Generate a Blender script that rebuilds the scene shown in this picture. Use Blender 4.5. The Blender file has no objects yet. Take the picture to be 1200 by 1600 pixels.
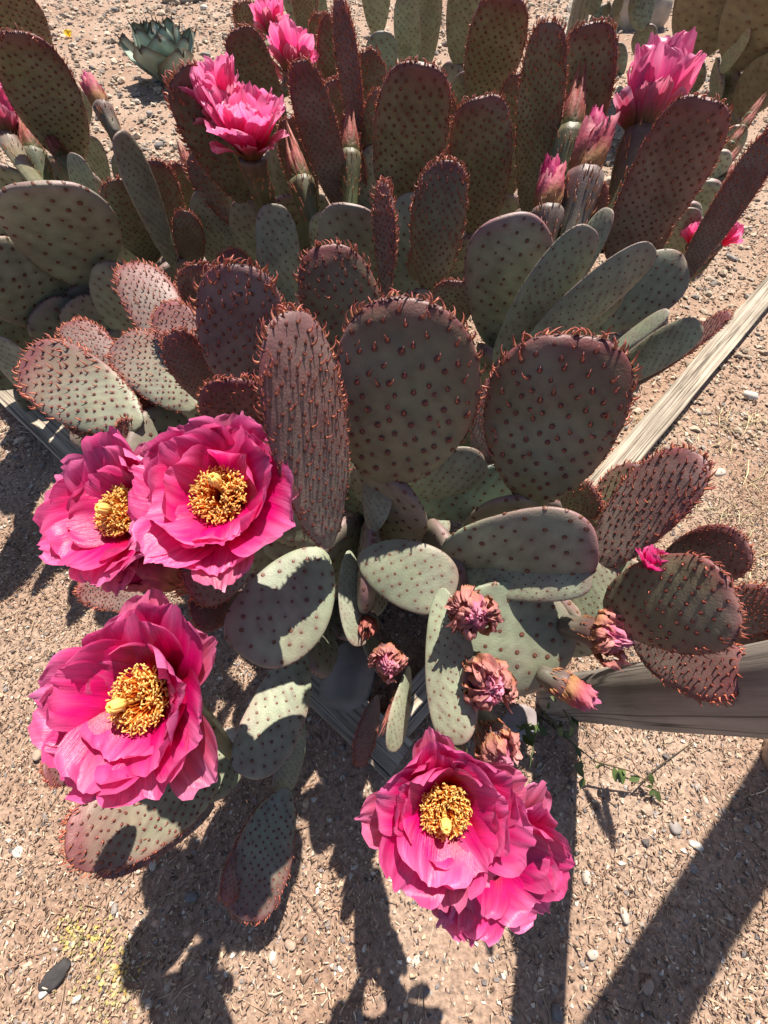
import bpy, math, random
import numpy as np
from mathutils import Vector

random.seed(7); rng = np.random.default_rng(7)
sc = bpy.context.scene
COL = sc.collection

# ---------------------------------------------------------------- camera, sky, sun, exposure
K = 0.72                      # metres per layout unit (the camera stands 1.15 units above the ground)
H = 1.15 * K
PITCH = math.radians(63.0)    # looking down
FPX = 600.0                   # focal length in pixels of the 1200 x 1600 photograph
cam = bpy.data.cameras.new('camera')
cam.sensor_fit = 'VERTICAL'; cam.sensor_height = 36.0; cam.lens = 36.0 * FPX / 1600.0
cam.clip_start = 0.01; cam.clip_end = 400.0
co = bpy.data.objects.new('camera', cam); COL.objects.link(co)
co.location = (0, 0, H); co.rotation_euler = (math.pi / 2 - PITCH, 0, 0)
sc.camera = co

SUN_EL, SUN_AZ = math.radians(53.0), math.radians(15.0)     # azimuth from +Y towards +X
world = bpy.data.worlds.new('World'); sc.world = world; world.use_nodes = True
wn = world.node_tree.nodes; wl = world.node_tree.links
bg = wn['Background']; sky = wn.new('ShaderNodeTexSky')
sky.sky_type = 'NISHITA'; sky.sun_disc = False
sky.dust_density = 1.0; sky.sun_elevation = SUN_EL; sky.sun_rotation = SUN_AZ
wl.new(sky.outputs[0], bg.inputs[0]); bg.inputs[1].default_value = 0.06
sl = bpy.data.lights.new('sun', 'SUN'); sl.energy = 5.0; sl.angle = math.radians(0.53); sl.color = (1.0, 0.93, 0.82)
so = bpy.data.objects.new('sun', sl); COL.objects.link(so)
SUNV = Vector((math.sin(SUN_AZ) * math.cos(SUN_EL), math.cos(SUN_AZ) * math.cos(SUN_EL), math.sin(SUN_EL)))
so.rotation_euler = SUNV.to_track_quat('Z', 'Y').to_euler()
so.location = (0.5, 1, 6)
sc.view_settings.view_transform = 'Standard'; sc.view_settings.look = 'None'
sc.view_settings.exposure = 1.0; sc.view_settings.gamma = 1.0
sc.view_settings.use_curve_mapping = False
sc.cycles.max_bounces = 8

# ---------------------------------------------------------------- pixel -> place
CR = np.array([1.0, 0, 0]); CU = np.array([0, math.sin(PITCH), math.cos(PITCH)]); CF = np.array([0, math.cos(PITCH), -math.sin(PITCH)])
CP = np.array([0, 0, H])
def ray(px, py): return CR * ((px - 600) / FPX) + CU * ((800 - py) / FPX) + CF
def P(px, py, d): return CP + ray(px, py) * (d * K)
def G(px, py, z=0.0):                      # the point of height z (metres) seen at that pixel
    r = ray(px, py); return CP + r * ((H - z) / -r[2])
def unit(v): v = np.asarray(v, float); return v / (np.linalg.norm(v) + 1e-12)
def camdir(x, y, t): return unit(CR * x + CU * y - CF * t)

# ---------------------------------------------------------------- mesh helpers
def mesh_np(name, V, quads=None, tris=None, cols=None, smooth=True, st=None):
    me = bpy.data.meshes.new(name)
    V = np.ascontiguousarray(V, dtype=np.float32)
    fl = []; ls = []; n = 0
    if quads is not None and len(quads): fl.append(np.asarray(quads, np.int32).ravel()); ls.append(np.full(len(quads), 4, np.int32))
    if tris is not None and len(tris): fl.append(np.asarray(tris, np.int32).ravel()); ls.append(np.full(len(tris), 3, np.int32))
    loops = np.concatenate(fl); tot = np.concatenate(ls)
    start = np.concatenate([[0], np.cumsum(tot)[:-1]]).astype(np.int32)
    me.vertices.add(len(V)); me.vertices.foreach_set('co', V.ravel())
    me.loops.add(len(loops)); me.loops.foreach_set('vertex_index', loops)
    me.polygons.add(len(tot)); me.polygons.foreach_set('loop_start', start)
    try: me.polygons.foreach_set('loop_total', tot)
    except Exception: pass
    me.polygons.foreach_set('use_smooth', np.full(len(tot), bool(smooth)))
    if cols is not None:
        at = me.color_attributes.new('col', 'FLOAT_COLOR', 'POINT')
        c = np.ones((len(V), 4), np.float32); c[:, :3] = cols
        at.data.foreach_set('color', c.ravel())
    if st is not None:
        a2 = me.attributes.new('st', 'FLOAT_VECTOR', 'POINT'); a2.data.foreach_set('vector', np.ascontiguousarray(st, dtype=np.float32).ravel())
    me.update(calc_edges=True)
    return me
def link(name, me, mat, parent=None, **kw):
    o = bpy.data.objects.new(name, me); COL.objects.link(o)
    if me is not None and mat is not None and not me.materials: me.materials.append(mat)
    if parent is not None: o.parent = parent
    for k, v in kw.items(): o[k] = v
    return o
def thing(name, loc, label, cat, group=None):
    o = bpy.data.objects.new(name, None); COL.objects.link(o); o.location = loc
    o.empty_display_size = 0.05
    o['label'] = label; o['category'] = cat
    if group: o['group'] = group
    return o
def sub(V, root): return V - np.array(root.location[:])
def gridq(nu, nv, wrap=False, off=0):
    i, j = np.meshgrid(np.arange(nu - 1), np.arange(nv if wrap else nv - 1), indexing='ij')
    j2 = (j + 1) % nv
    return (np.stack([i * nv + j, i * nv + j2, (i + 1) * nv + j2, (i + 1) * nv + j], -1).reshape(-1, 4) + off)
_W = rng.normal(size=(24, 3)); _PH = rng.uniform(0, 6.28, 24)
def snoise(p, f, k=0, n=6):                # cheap smooth noise, about -1..1
    s = 0
    for i in range(n):
        w = _W[(i + k * 5) % 24]
        s = s + np.sin((p @ (w * f)) + _PH[(i * 3 + k) % 24])
    return s / n * 1.6
def sstep(a, b, x):
    t = np.clip((x - a) / (b - a), 0, 1); return t * t * (3 - 2 * t)
def mixc(a, b, t): return np.asarray(a) * (1 - t)[..., None] + np.asarray(b) * t[..., None]

# ---------------------------------------------------------------- materials
def mat_new(name):
    m = bpy.data.materials.new(name); m.use_nodes = True
    return m, m.node_tree.nodes, m.node_tree.links, m.node_tree.nodes['Principled BSDF']
def N(nodes, t, **kw):
    n = nodes.new(t)
    for k, v in kw.items():
        if k in n.inputs: n.inputs[k].default_value = v
        else: setattr(n, k, v)
    return n
def attr_mat(name, rough=0.55, nscale=60, namt=0.25, bump=0.15, bscale=220, spec=0.4, trans=0.0, sheen=0.0, sss=0.0):
    m, nd, lk, bs = mat_new(name)
    at = N(nd, 'ShaderNodeAttribute', attribute_name='col')
    tc = N(nd, 'ShaderNodeTexCoord')
    no = N(nd, 'ShaderNodeTexNoise', Scale=nscale, Detail=5.0); lk.new(tc.outputs['Object'], no.inputs['Vector'])
    mr = N(nd, 'ShaderNodeMapRange'); mr.inputs[1].default_value = 0.3; mr.inputs[2].default_value = 0.7
    mr.inputs[3].default_value = 1 - namt; mr.inputs[4].default_value = 1 + namt
    lk.new(no.outputs[0], mr.inputs[0])
    mx = N(nd, 'ShaderNodeVectorMath', operation='MULTIPLY')
    lk.new(at.outputs['Color'], mx.inputs[0]); lk.new(mr.outputs[0], mx.inputs[1])
    lk.new(mx.outputs[0], bs.inputs['Base Color'])
    bs.inputs['Roughness'].default_value = rough; bs.inputs['Specular IOR Level'].default_value = spec
    if bump:
        n2 = N(nd, 'ShaderNodeTexNoise', Scale=bscale, Detail=4.0); lk.new(tc.outputs['Object'], n2.inputs['Vector'])
        bp = N(nd, 'ShaderNodeBump', Strength=bump, Distance=0.002); lk.new(n2.outputs[0], bp.inputs['Height'])
        lk.new(bp.outputs[0], bs.inputs['Normal'])
    if trans:
        tr = N(nd, 'ShaderNodeBsdfTranslucent'); lk.new(mx.outputs[0], tr.inputs[0])
        ms = N(nd, 'ShaderNodeMixShader', Fac=trans)
        lk.new(bs.outputs[0], ms.inputs[1]); lk.new(tr.outputs[0], ms.inputs[2])
        lk.new(ms.outputs[0], nd['Material Output'].inputs[0])
    return m
M_PAD = attr_mat('cactus_skin', 0.50, 45, 0.20, 0.22, 500, 0.38)
def add_wear(m):
    nd, lk = m.node_tree.nodes, m.node_tree.links; bs = nd['Principled BSDF']
    src = bs.inputs['Base Color'].links[0].from_socket
    tc = N(nd, 'ShaderNodeTexCoord')
    n1 = N(nd, 'ShaderNodeTexNoise', Scale=16.0, Detail=4.0); lk.new(tc.outputs['Object'], n1.inputs['Vector'])
    m1 = N(nd, 'ShaderNodeMapRange'); lk.new(n1.outputs[0], m1.inputs[0]); m1.inputs[1].default_value = .5; m1.inputs[2].default_value = .75; m1.inputs[4].default_value = .30
    x1 = N(nd, 'ShaderNodeMix', data_type='RGBA'); lk.new(m1.outputs[0], x1.inputs[0]); lk.new(src, x1.inputs[6]); x1.inputs[7].default_value = (.25, .285, .25, 1)
    n2 = N(nd, 'ShaderNodeTexNoise', Scale=70.0, Detail=6.0, Roughness=.7); lk.new(tc.outputs['Object'], n2.inputs['Vector'])
    m2 = N(nd, 'ShaderNodeMapRange'); lk.new(n2.outputs[0], m2.inputs[0]); m2.inputs[1].default_value = .65; m2.inputs[2].default_value = .72; m2.inputs[4].default_value = .75
    x2 = N(nd, 'ShaderNodeMix', data_type='RGBA'); lk.new(m2.outputs[0], x2.inputs[0]); lk.new(x1.outputs[2], x2.inputs[6]); x2.inputs[7].default_value = (.33, .25, .17, 1)
    lk.new(x2.outputs[2], bs.inputs['Base Color'])
add_wear(M_PAD)
M_SPN = attr_mat('cactus_spines', 0.5, 30, 0.1, 0, 1, 0.35)
M_PET = attr_mat('petal', 0.36, 90, 0.10, 0.2, 260, 0.5, trans=0.48)
def add_veins(m, amt=.2):
    nd, lk = m.node_tree.nodes, m.node_tree.links; bs = nd['Principled BSDF']
    src = bs.inputs['Base Color'].links[0].from_socket
    at = N(nd, 'ShaderNodeAttribute', attribute_name='st'); mp = N(nd, 'ShaderNodeMapping'); mp.inputs['Scale'].default_value = (16, 1.6, 1); lk.new(at.outputs['Vector'], mp.inputs[0])
    no = N(nd, 'ShaderNodeTexNoise', Scale=1.6, Detail=4.0, Roughness=.65); lk.new(mp.outputs[0], no.inputs['Vector'])
    mr = N(nd, 'ShaderNodeMapRange'); lk.new(no.outputs[0], mr.inputs[0]); mr.inputs[1].default_value = .3; mr.inputs[2].default_value = .7; mr.inputs[3].default_value = 1 - amt; mr.inputs[4].default_value = 1 + amt
    mx = N(nd, 'ShaderNodeVectorMath', operation='MULTIPLY'); lk.new(src, mx.inputs[0]); lk.new(mr.outputs[0], mx.inputs[1])
    for l in list(src.links): 
        if l.to_node != mx: lk.new(mx.outputs[0], l.to_socket)
    bp = N(nd, 'ShaderNodeBump', Strength=.35, Distance=.0015); lk.new(no.outputs[0], bp.inputs['Height']); lk.new(bp.outputs[0], bs.inputs['Normal'])
add_veins(M_PET)
M_STA = attr_mat('stamen', 0.5, 60, 0.1, 0, 1, 0.3, trans=0.45)
M_DRY = attr_mat('dry_petal', 0.6, 120, 0.25, 0.35, 260, 0.25, trans=0.3)
M_LEAF = attr_mat('leaf_green', 0.45, 60, 0.2, 0.1, 200, 0.4, trans=0.2)
M_AGV = attr_mat('agave_skin', 0.5, 25, 0.12, 0.1, 150, 0.35)
M_GRV = attr_mat('gravel_stone', 0.85, 90, 0.25, 0.3, 300, 0.2)
M_STR = attr_mat('dry_straw', 0.75, 80, 0.2, 0, 1, 0.2)
M_STONE = attr_mat('field_stone', 0.8, 14, 0.3, 0.5, 60, 0.25)

def ground_mat():
    m, nd, lk, bs = mat_new('desert_soil')
    tc = N(nd, 'ShaderNodeTexCoord')
    n1 = N(nd, 'ShaderNodeTexNoise', Scale=3.0, Detail=6.0); lk.new(tc.outputs['Object'], n1.inputs['Vector'])
    n2 = N(nd, 'ShaderNodeTexNoise', Scale=140.0, Detail=6.0); lk.new(tc.outputs['Object'], n2.inputs['Vector'])
    r1 = N(nd, 'ShaderNodeValToRGB'); lk.new(n1.outputs[0], r1.inputs[0])
    r1.color_ramp.elements[0].position = 0.35; r1.color_ramp.elements[0].color = (0.29, 0.185, 0.132, 1)
    r1.color_ramp.elements[1].position = 0.68; r1.color_ramp.elements[1].color = (0.37, 0.265, 0.200, 1)
    r2 = N(nd, 'ShaderNodeMapRange'); lk.new(n2.outputs[0], r2.inputs[0])
    r2.inputs[1].default_value = .3; r2.inputs[2].default_value = .7; r2.inputs[3].default_value = .6; r2.inputs[4].default_value = 1.3
    mx = N(nd, 'ShaderNodeVectorMath', operation='MULTIPLY'); lk.new(r1.outputs[0], mx.inputs[0]); lk.new(r2.outputs[0], mx.inputs[1])
    lk.new(mx.outputs[0], bs.inputs['Base Color']); bs.inputs['Roughness'].default_value = 0.95; bs.inputs['Specular IOR Level'].default_value = 0.15
    bp = N(nd, 'ShaderNodeBump', Strength=0.8, Distance=0.004); lk.new(n2.outputs[0], bp.inputs['Height']); lk.new(bp.outputs[0], bs.inputs['Normal'])
    return m
def wood_mat(name, c1, c2, c3, sc_along=(1.2, 70, 70)):
    m, nd, lk, bs = mat_new(name)
    tc = N(nd, 'ShaderNodeTexCoord'); mp = N(nd, 'ShaderNodeMapping'); mp.inputs['Scale'].default_value = sc_along
    lk.new(tc.outputs['Object'], mp.inputs[0])
    n1 = N(nd, 'ShaderNodeTexNoise', Scale=2.2, Detail=8.0, Roughness=0.7); lk.new(mp.outputs[0], n1.inputs['Vector'])
    r = N(nd, 'ShaderNodeValToRGB'); lk.new(n1.outputs[0], r.inputs[0])
    r.color_ramp.elements[0].position = .36; r.color_ramp.elements[0].color = (*c1, 1)
    r.color_ramp.elements[1].position = .62; r.color_ramp.elements[1].color = (*c3, 1)
    e = r.color_ramp.elements.new(.46); e.color = (*c2, 1)
    n3 = N(nd, 'ShaderNodeTexNoise', Scale=9.0, Detail=3.0); lk.new(tc.outputs['Object'], n3.inputs['Vector'])
    mr = N(nd, 'ShaderNodeMapRange'); lk.new(n3.outputs[0], mr.inputs[0]); mr.inputs[1].default_value = .3; mr.inputs[2].default_value = .7; mr.inputs[3].default_value = .75; mr.inputs[4].default_value = 1.2
    mx = N(nd, 'ShaderNodeVectorMath', operation='MULTIPLY'); lk.new(r.outputs[0], mx.inputs[0]); lk.new(mr.outputs[0], mx.inputs[1])
    mp2 = N(nd, 'ShaderNodeMapping'); mp2.inputs['Scale'].default_value = tuple(v * .55 for v in sc_along); lk.new(tc.outputs['Object'], mp2.inputs[0])
    n4 = N(nd, 'ShaderNodeTexNoise', Scale=2.0, Detail=2.0); lk.new(mp2.outputs[0], n4.inputs['Vector'])
    ab = N(nd, 'ShaderNodeMath', operation='SUBTRACT'); lk.new(n4.outputs[0], ab.inputs[0]); ab.inputs[1].default_value = .5
    aa = N(nd, 'ShaderNodeMath', operation='ABSOLUTE'); lk.new(ab.outputs[0], aa.inputs[0])
    cm = N(nd, 'ShaderNodeMapRange'); lk.new(aa.outputs[0], cm.inputs[0]); cm.inputs[1].default_value = .0; cm.inputs[2].default_value = .02; cm.inputs[3].default_value = .25; cm.inputs[4].default_value = 1.0
    mx2 = N(nd, 'ShaderNodeVectorMath', operation='MULTIPLY'); lk.new(mx.outputs[0], mx2.inputs[0]); lk.new(cm.outputs[0], mx2.inputs[1]); mx = mx2
    lk.new(mx.outputs[0], bs.inputs['Base Color']); bs.inputs['Roughness'].default_value = .8; bs.inputs['Specular IOR Level'].default_value = .25
    bp = N(nd, 'ShaderNodeBump', Strength=.7, Distance=.003); lk.new(n1.outputs[0], bp.inputs['Height']); lk.new(bp.outputs[0], bs.inputs['Normal'])
    return m
M_GROUND = ground_mat()
M_BOARD = wood_mat("weathered_board", (.07, .05, .04), (.30, .245, .19), (.50, .43, .34))
M_POST = wood_mat('weathered_post', (.17, .14, .12), (.27, .235, .20), (.34, .30, .26), (30, 30, 1.2))

# ---------------------------------------------------------------- ground
def ground_h(x, y):
    p = np.stack([np.asarray(x, float), np.asarray(y, float), np.zeros_like(np.asarray(x, float))], -1)
    return 0.006 * snoise(p, 5.0, 1) + 0.003 * snoise(p, 19.0, 2)
def build_ground():
    s = np.concatenate([-np.geomspace(60, 2.2, 14), np.linspace(-2.1, 2.1, 140), np.geomspace(2.2, 60, 14)])
    X, Y = np.meshgrid(s, s + 0.8, indexing='ij')
    Z = ground_h(X, Y) * np.exp(-(X**2 + Y**2) / 60)
    V = np.stack([X, Y, Z], -1).reshape(-1, 3)
    q = gridq(len(s), len(s))[:, ::-1]
    return link('ground', mesh_np('ground', V, q), M_GROUND, kind='structure')
build_ground()

# ---------------------------------------------------------------- cactus pads
COLS = {  # centre, rim/tip colour, tip gradient strength
    'Y': ((.170, .158, .090), (.175, .052, .052), .18),
    'P': ((.185, .135, .115), (.185, .058, .062), .48),
    'G': ((.230, .228, .155), (.185, .066, .066), .65),     # green base, purple towards the tip
    'O': ((.240, .270, .180), (.235, .115, .120), .12),
    'T': ((.190, .265, .215), (.170, .120, .120), .10),
    'N': ((.205, .185, .115), (.165, .120, .080), .30),     # dusty, corky
}
def prof(u, a, b):
    m = a / (a + b); k = (m**a) * ((1 - m)**b)
    return (np.clip(u, 1e-5, 1)**a) * (np.clip(1 - u, 1e-5, 1)**b) / k
hookT = None
def hook_template(ns=5):
    ts = [0, .3, .6, .82]; rs = [.115, .125, .085, .048]
    V = []; tt = []
    for t, r in zip(ts, rs):
        cn = t * 1.0 - .34 * t**3; ca = .12 * t + .66 * t**2.2
        for k in range(ns):
            an = 2 * math.pi * k / ns
            V.append((cn - r * math.sin(an) * .5 * t, ca + r * math.sin(an), r * math.cos(an))); tt.append(t)
    V.append((.60, .86, 0)); tt.append(1.0)
    F4 = []; F3 = []
    for i in range(len(ts) - 1):
        for k in range(ns): F4.append((i * ns + k, i * ns + (k + 1) % ns, (i + 1) * ns + (k + 1) % ns, (i + 1) * ns + k))
    last = (len(ts) - 1) * ns
    for k in range(ns): F3.append((last + k, last + (k + 1) % ns, len(V) - 1))
    return np.array(V), np.array(F4), np.array(F3), np.array(tt)
HK = hook_template()
def dome_template(ns=6):
    V = [(0.0, math.cos(2 * math.pi * k / ns), math.sin(2 * math.pi * k / ns)) for k in range(ns)]
    V += [(.55, .55 * math.cos(2 * math.pi * k / ns), .55 * math.sin(2 * math.pi * k / ns)) for k in range(ns)]
    V.append((.75, 0, 0))
    F4 = [(k, (k + 1) % ns, ns + (k + 1) % ns, ns + k) for k in range(ns)]
    F3 = [(ns + k, ns + (k + 1) % ns, 2 * ns) for k in range(ns)]
    return np.array(V), np.array(F4), np.array(F3), np.array([0.] * ns + [.6] * ns + [1.])
DM = dome_template()
DC = (np.array([(0.0, math.cos(6.2832 * k / 7), math.sin(6.2832 * k / 7)) for k in range(7)] + [(.5, 0, 0)]), np.zeros((0, 4), int), np.array([(k, (k + 1) % 7, 7) for k in range(7)]), np.array([0.] * 7 + [1.]))
def stamp(tpl, pos, n, a, s, size):
    V, F4, F3, tt = tpl
    m = len(V); k = len(pos)
    W = pos[:, None, :] + size[:, None, None] * (V[None, :, 0:1] * n[:, None] + V[None, :, 1:2] * a[:, None] + V[None, :, 2:3] * s[:, None])
    off = (np.arange(k) * m)[:, None, None]
    return W.reshape(-1, 3), (F4[None] + off).reshape(-1, 4), (F3[None] + off).reshape(-1, 3), np.tile(tt, k)

class Pad: pass
ALLPADS = []
def make_pad(plant, P0, P1, W, S, kind='Y', leaf=0.009, a=.58, b=.36, thick=.155, sp=None, bend=0.0, cup=0.0, nu=40, nf=48, label=None, tint=1.0, purp=1.0, name='pad'):
    """one pad from base P0 to tip P1 (world metres), width W, S = direction of its width"""
    A = P1 - P0; L = np.linalg.norm(A); A = A / L
    S = unit(S - A * np.dot(S, A)); Nn = np.cross(S, A)
    r = np.random.default_rng(int(abs(P0[0] * 7919 + P0[1] * 104729 + P1[2] * 1299709) * 1000) % (2**31))
    T = thick * W * .5
    if sp is None: sp = .134 if kind in 'YPG' else r.uniform(.165, .195)
    c_, r_, tg = COLS[kind]
    asym = r.uniform(-.05, .05); wav = r.uniform(0, 6.28); wa = r.uniform(.01, .03) * W
    sh = r.uniform(-.06, .06)
    k1, k2 = r.uniform(5, 9), r.uniform(11, 17); q1, q2 = r.uniform(0, 6.28, 2); oa = r.uniform(.006, .016)
    def surf(u, phi):
        h = np.maximum(prof(u, a, b), .20 * (u < .25) * sstep(0, .02, u + .004)) * W / 2
        cx = np.cos(phi); sx = np.sin(phi)
        h = h * (1 + oa * np.sin(k1 * u + q1 + np.sign(cx)) + oa * .6 * np.sin(k2 * u + q2 * np.sign(cx)))
        x = h * cx * (1 + asym * np.sign(cx)) + sh * W * np.sin(np.pi * u)
        tk = T * np.clip(prof(u, a * .8, b * .9), .0, 1)**.85
        z = tk * np.sign(sx) * np.abs(sx)**.80
        z = z + bend * L * (u * (1 - u)) * 4 * .25 + cup * x * x / W + wa * np.sin(5 * u + 4 * x / W + wav)
        return np.stack([x, L * u, z], -1)
    u = (.5 - .5 * np.cos(np.linspace(0, np.pi, nu))); u[0] = .0005; u[-1] = .9995
    ph = np.arange(nf) / nf * 2 * np.pi; ph = ph - .22 * np.sin(2 * ph)          # finer rows near the rim
    U, PH = np.meshgrid(u, ph, indexing='ij')
    V = surf(U, PH).reshape(-1, 3)
    # areoles on a diamond lattice on each face, plus the rim
    g = sp * W * r.uniform(.93, 1.07); th = r.uniform(-.25, .25)
    ii, jj = np.meshgrid(np.arange(-30, 31), np.arange(-40, 41), indexing='ij')
    lx = (ii + .5 * (jj % 2)).ravel() * g * 1.12; ly = jj.ravel() * g * .60
    sites_u = []; sites_p = []
    for side in (1, -1):
        x0 = lx * math.cos(th * side) - ly * math.sin(th * side) + r.uniform(-.5, .5) * g + r.normal(0, .10, lx.shape) * g
        y0 = lx * math.sin(th * side) + ly * math.cos(th * side) + L * .5 + r.normal(0, .10, lx.shape) * g
        uu = y0 / L
        ok = (uu > .07) & (uu < .97)
        hh = prof(np.clip(uu, .001, .999), a, b) * W / 2
        cxx = np.where(ok, x0 / np.maximum(hh, 1e-6), 9)
        ok &= np.abs(cxx) < .90
        sites_u.append(uu[ok]); sites_p.append(np.arccos(np.clip(cxx[ok], -1, 1)) * side)
    nface = sum(len(q) for q in sites_u)
    us = np.concatenate([np.linspace(.05, .95, 250), 1 - np.geomspace(.05, 1e-5, 250)[1:]]); ed = surf(us, np.zeros_like(us)); seg = np.concatenate([[0], np.cumsum(np.linalg.norm(np.diff(ed, axis=0), axis=1))])
    nr = max(6, int(seg[-1] / (g * (.17 if kind in 'YPG' else .55))))
    for side in (0., math.pi):
        q = np.interp((np.arange(nr) + r.uniform(0, 1, nr) * .5 + .2) / nr * seg[-1], seg, us)
        sites_u.append(q); sites_p.append(side + r.normal(0, .42 if kind in 'YPG' else .2, nr))
    su = np.concatenate(sites_u); sp_ = np.concatenate(sites_p)
    pos = surf(su, sp_)
    e = 1e-3
    ee = np.minimum(e, (1 - su) * .5 + 1e-7)
    du = surf(su + ee, sp_) - surf(su - ee, sp_)
    dp = surf(su, sp_ + e) - surf(su, sp_ - e)
    nn = np.cross(dp, du); nn /= np.linalg.norm(nn, axis=1)[:, None] + 1e-12
    cen = np.stack([np.zeros_like(su), L * su, np.zeros_like(su)], -1)
    flip = np.einsum('ij,ij->i', nn, pos - cen * 1.0) < 0
    nn[flip] *= -1
    nn[nface:, 1] += .9 * sstep(.97, 1.0, su[nface:])
    face_n = np.zeros_like(nn[:nface]); face_n[:, 2] = np.sign(np.sin(sp_[:nface])); nn[:nface] = nn[:nface] * .5 + face_n * .5
    nn /= np.linalg.norm(nn, axis=1)[:, None]
    # bumps and halos on the skin
    sig = g * .22
    halo = np.zeros(len(V)); bumpv = np.zeros(len(V))
    zs = np.sign(np.sin(PH)).ravel()
    fsd = np.sign(np.sin(sp_[:nface]))
    for side in (1, -1):
        vi = np.where(zs * side >= 0)[0]; si = np.where(fsd == side)[0]
        if not len(si) or not len(vi): continue
        d2 = ((V[vi, None, :2] - pos[None, si, :2])**2).sum(-1).min(1)
        halo[vi] = np.maximum(halo[vi], np.exp(-d2 / (2 * (sig * .75)**2)))
        bumpv[vi] = np.exp(-d2 / (2 * sig**2)) * side
    young = kind in 'YPG'
    V[:, 2] += bumpv * W * (.016 if young else .007)
    pos[:nface, 2] += fsd * W * (.015 if young else .0065)
    # colour
    rim = np.abs(np.cos(PH)).ravel()**7 * .9 * sstep(.15, .5, U.ravel()) + sstep(.86, 1.0, U.ravel()) * .8
    grad = sstep(.25, 1.0, U.ravel()) * tg
    t = np.clip((rim * (.85 if young else .45) + grad) * purp + .16 * snoise(V / W, 5.0, int(r.integers(0, 9))), 0, 1)
    c = mixc(c_, r_, t)
    c = c * (1 + .13 * snoise(V / W, 3.0, int(r.integers(0, 9))))[:, None] * tint * r.uniform(.92, 1.08)
    c = mixc(c, np.array([.12, .045, .045]) if young else np.array([.12, .06, .06]), halo * (.6 if young else .6))
    c = np.clip(c, .01, .9)
    q = gridq(nu, nf, wrap=True)
    caps = np.array([[0, (k + 1) % nf, k] for k in range(1, nf - 1)] + [[(nu - 1) * nf, (nu - 1) * nf + k, (nu - 1) * nf + (k + 1) % nf] for k in range(1, nf - 1)])
    Rm = np.stack([S, A, Nn], 0)
    wv = V @ Rm + P0
    ob = link(name, mesh_np('pad', sub(wv, plant), q, caps, c), M_PAD, plant)
    if label: ob['label'] = label
    # hooked fleshy leaves (young) or woolly areoles with glochids (old)
    nw = nn @ Rm; pw = pos @ Rm + P0
    ay = np.tile(A, (len(nw), 1)) + .32 * r.normal(size=nw.shape)
    ay = ay - nw * np.einsum('ij,ij->i', ay, nw)[:, None]; ay /= np.linalg.norm(ay, axis=1)[:, None] + 1e-9
    sx = np.cross(nw, ay)
    parts = []
    isrim = np.arange(len(su)) >= nface
    if young:
        size = leaf * (.36 + .40 * sstep(.05, .8, su)) * r.uniform(.55, 1.3, len(su)) * np.where(isrim, 1.0, .82)
        nl = nw + .32 * r.normal(size=nw.shape); nl /= np.linalg.norm(nl, axis=1)[:, None]
        parts.append((stamp(HK, pw - nw * leaf * .06, nl, ay, sx, size), 'h'))
        parts.append((stamp(DC, pw - nw * .0002, nw, ay, sx, g * .15 * r.uniform(.8, 1.2, len(su))), 'd'))
    else:
        keep = r.uniform(size=len(su)) < np.where(isrim, .75, 1.0)
        parts.append((stamp(DC, (pw - nw * .0002)[keep], nw[keep], ay[keep], sx[keep], g * .115 * r.uniform(.7, 1.3, keep.sum())), 'o'))
    Vs = []; F4 = []; F3 = []; C = []; off = 0
    for (v, f4, f3, tt), ty in parts:
        if ty == 'h':
            cc = np.where((tt < .45)[:, None], mixc((.44, .20, .085), (.42, .115, .075), tt / .45), mixc((.42, .115, .075), (.26, .035, .035), np.clip((tt - .45) / .55, 0, 1)))
            cc = cc * np.repeat(r.uniform(.75, 1.25, len(su)), len(HK[0]))[:, None]
        elif ty == 'd': cc = mixc((.085, .022, .022), (.13, .045, .03), tt)
        else: cc = mixc((.060, .020, .016), (.20, .085, .045), tt) if kind != 'N' else mixc((.10, .06, .04), (.2, .12, .06), tt)
        Vs.append(v); F4.append(f4 + off); F3.append(f3 + off); C.append(cc); off += len(v)
    so_ = link('spines', mesh_np('spines', sub(np.concatenate(Vs), plant), np.concatenate(F4), np.concatenate(F3), np.concatenate(C)), M_SPN, ob, kind='stuff')
    p = Pad(); p.P0 = P0; p.P1 = P1; p.W = W; p.S = S; p.A = A; p.L = L; p.N = Nn; p.obj = ob; p.plant = plant
    ALLPADS.append(p)
    return p

def pad_px(plant, bx, by, tx, ty, w, db, ratio=1.45, roll=0, kind='Y', leaf=10, far=False, **kw):
    """pad measured in the photograph: base and tip pixels, apparent width, depth of its base;
    the tip's distance follows from the pad's length being ratio x width"""
    P0 = P(bx, by, db)
    rr = ray(tx, ty) * K
    dm = db
    for _ in range(4):
        Wm = w * dm / FPX * K
        L = ratio * Wm
        v = CP - P0
        A_, B_, C_ = rr @ rr, 2 * rr @ v, v @ v - L * L
        disc = B_ * B_ - 4 * A_ * C_
        t0 = -B_ / (2 * A_)
        if disc < 0: dt = t0
        else:
            sq = math.sqrt(disc) / (2 * A_); dt = t0 + sq if far else t0 - sq
        dm = .45 * db + .55 * dt
    P1 = CP + rr * dt
    Wm = w * dm / FPX * K
    A = unit(P1 - P0); V = unit(CP - (P0 + P1) / 2)
    S0 = unit(np.cross(A, V)); N0 = np.cross(S0, A)
    ro = math.radians(roll)
    S = S0 * math.cos(ro) + N0 * math.sin(ro)
    lf = leaf * dm / FPX * K
    return make_pad(plant, P0, P1, Wm, S, kind, lf, **kw)

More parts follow.
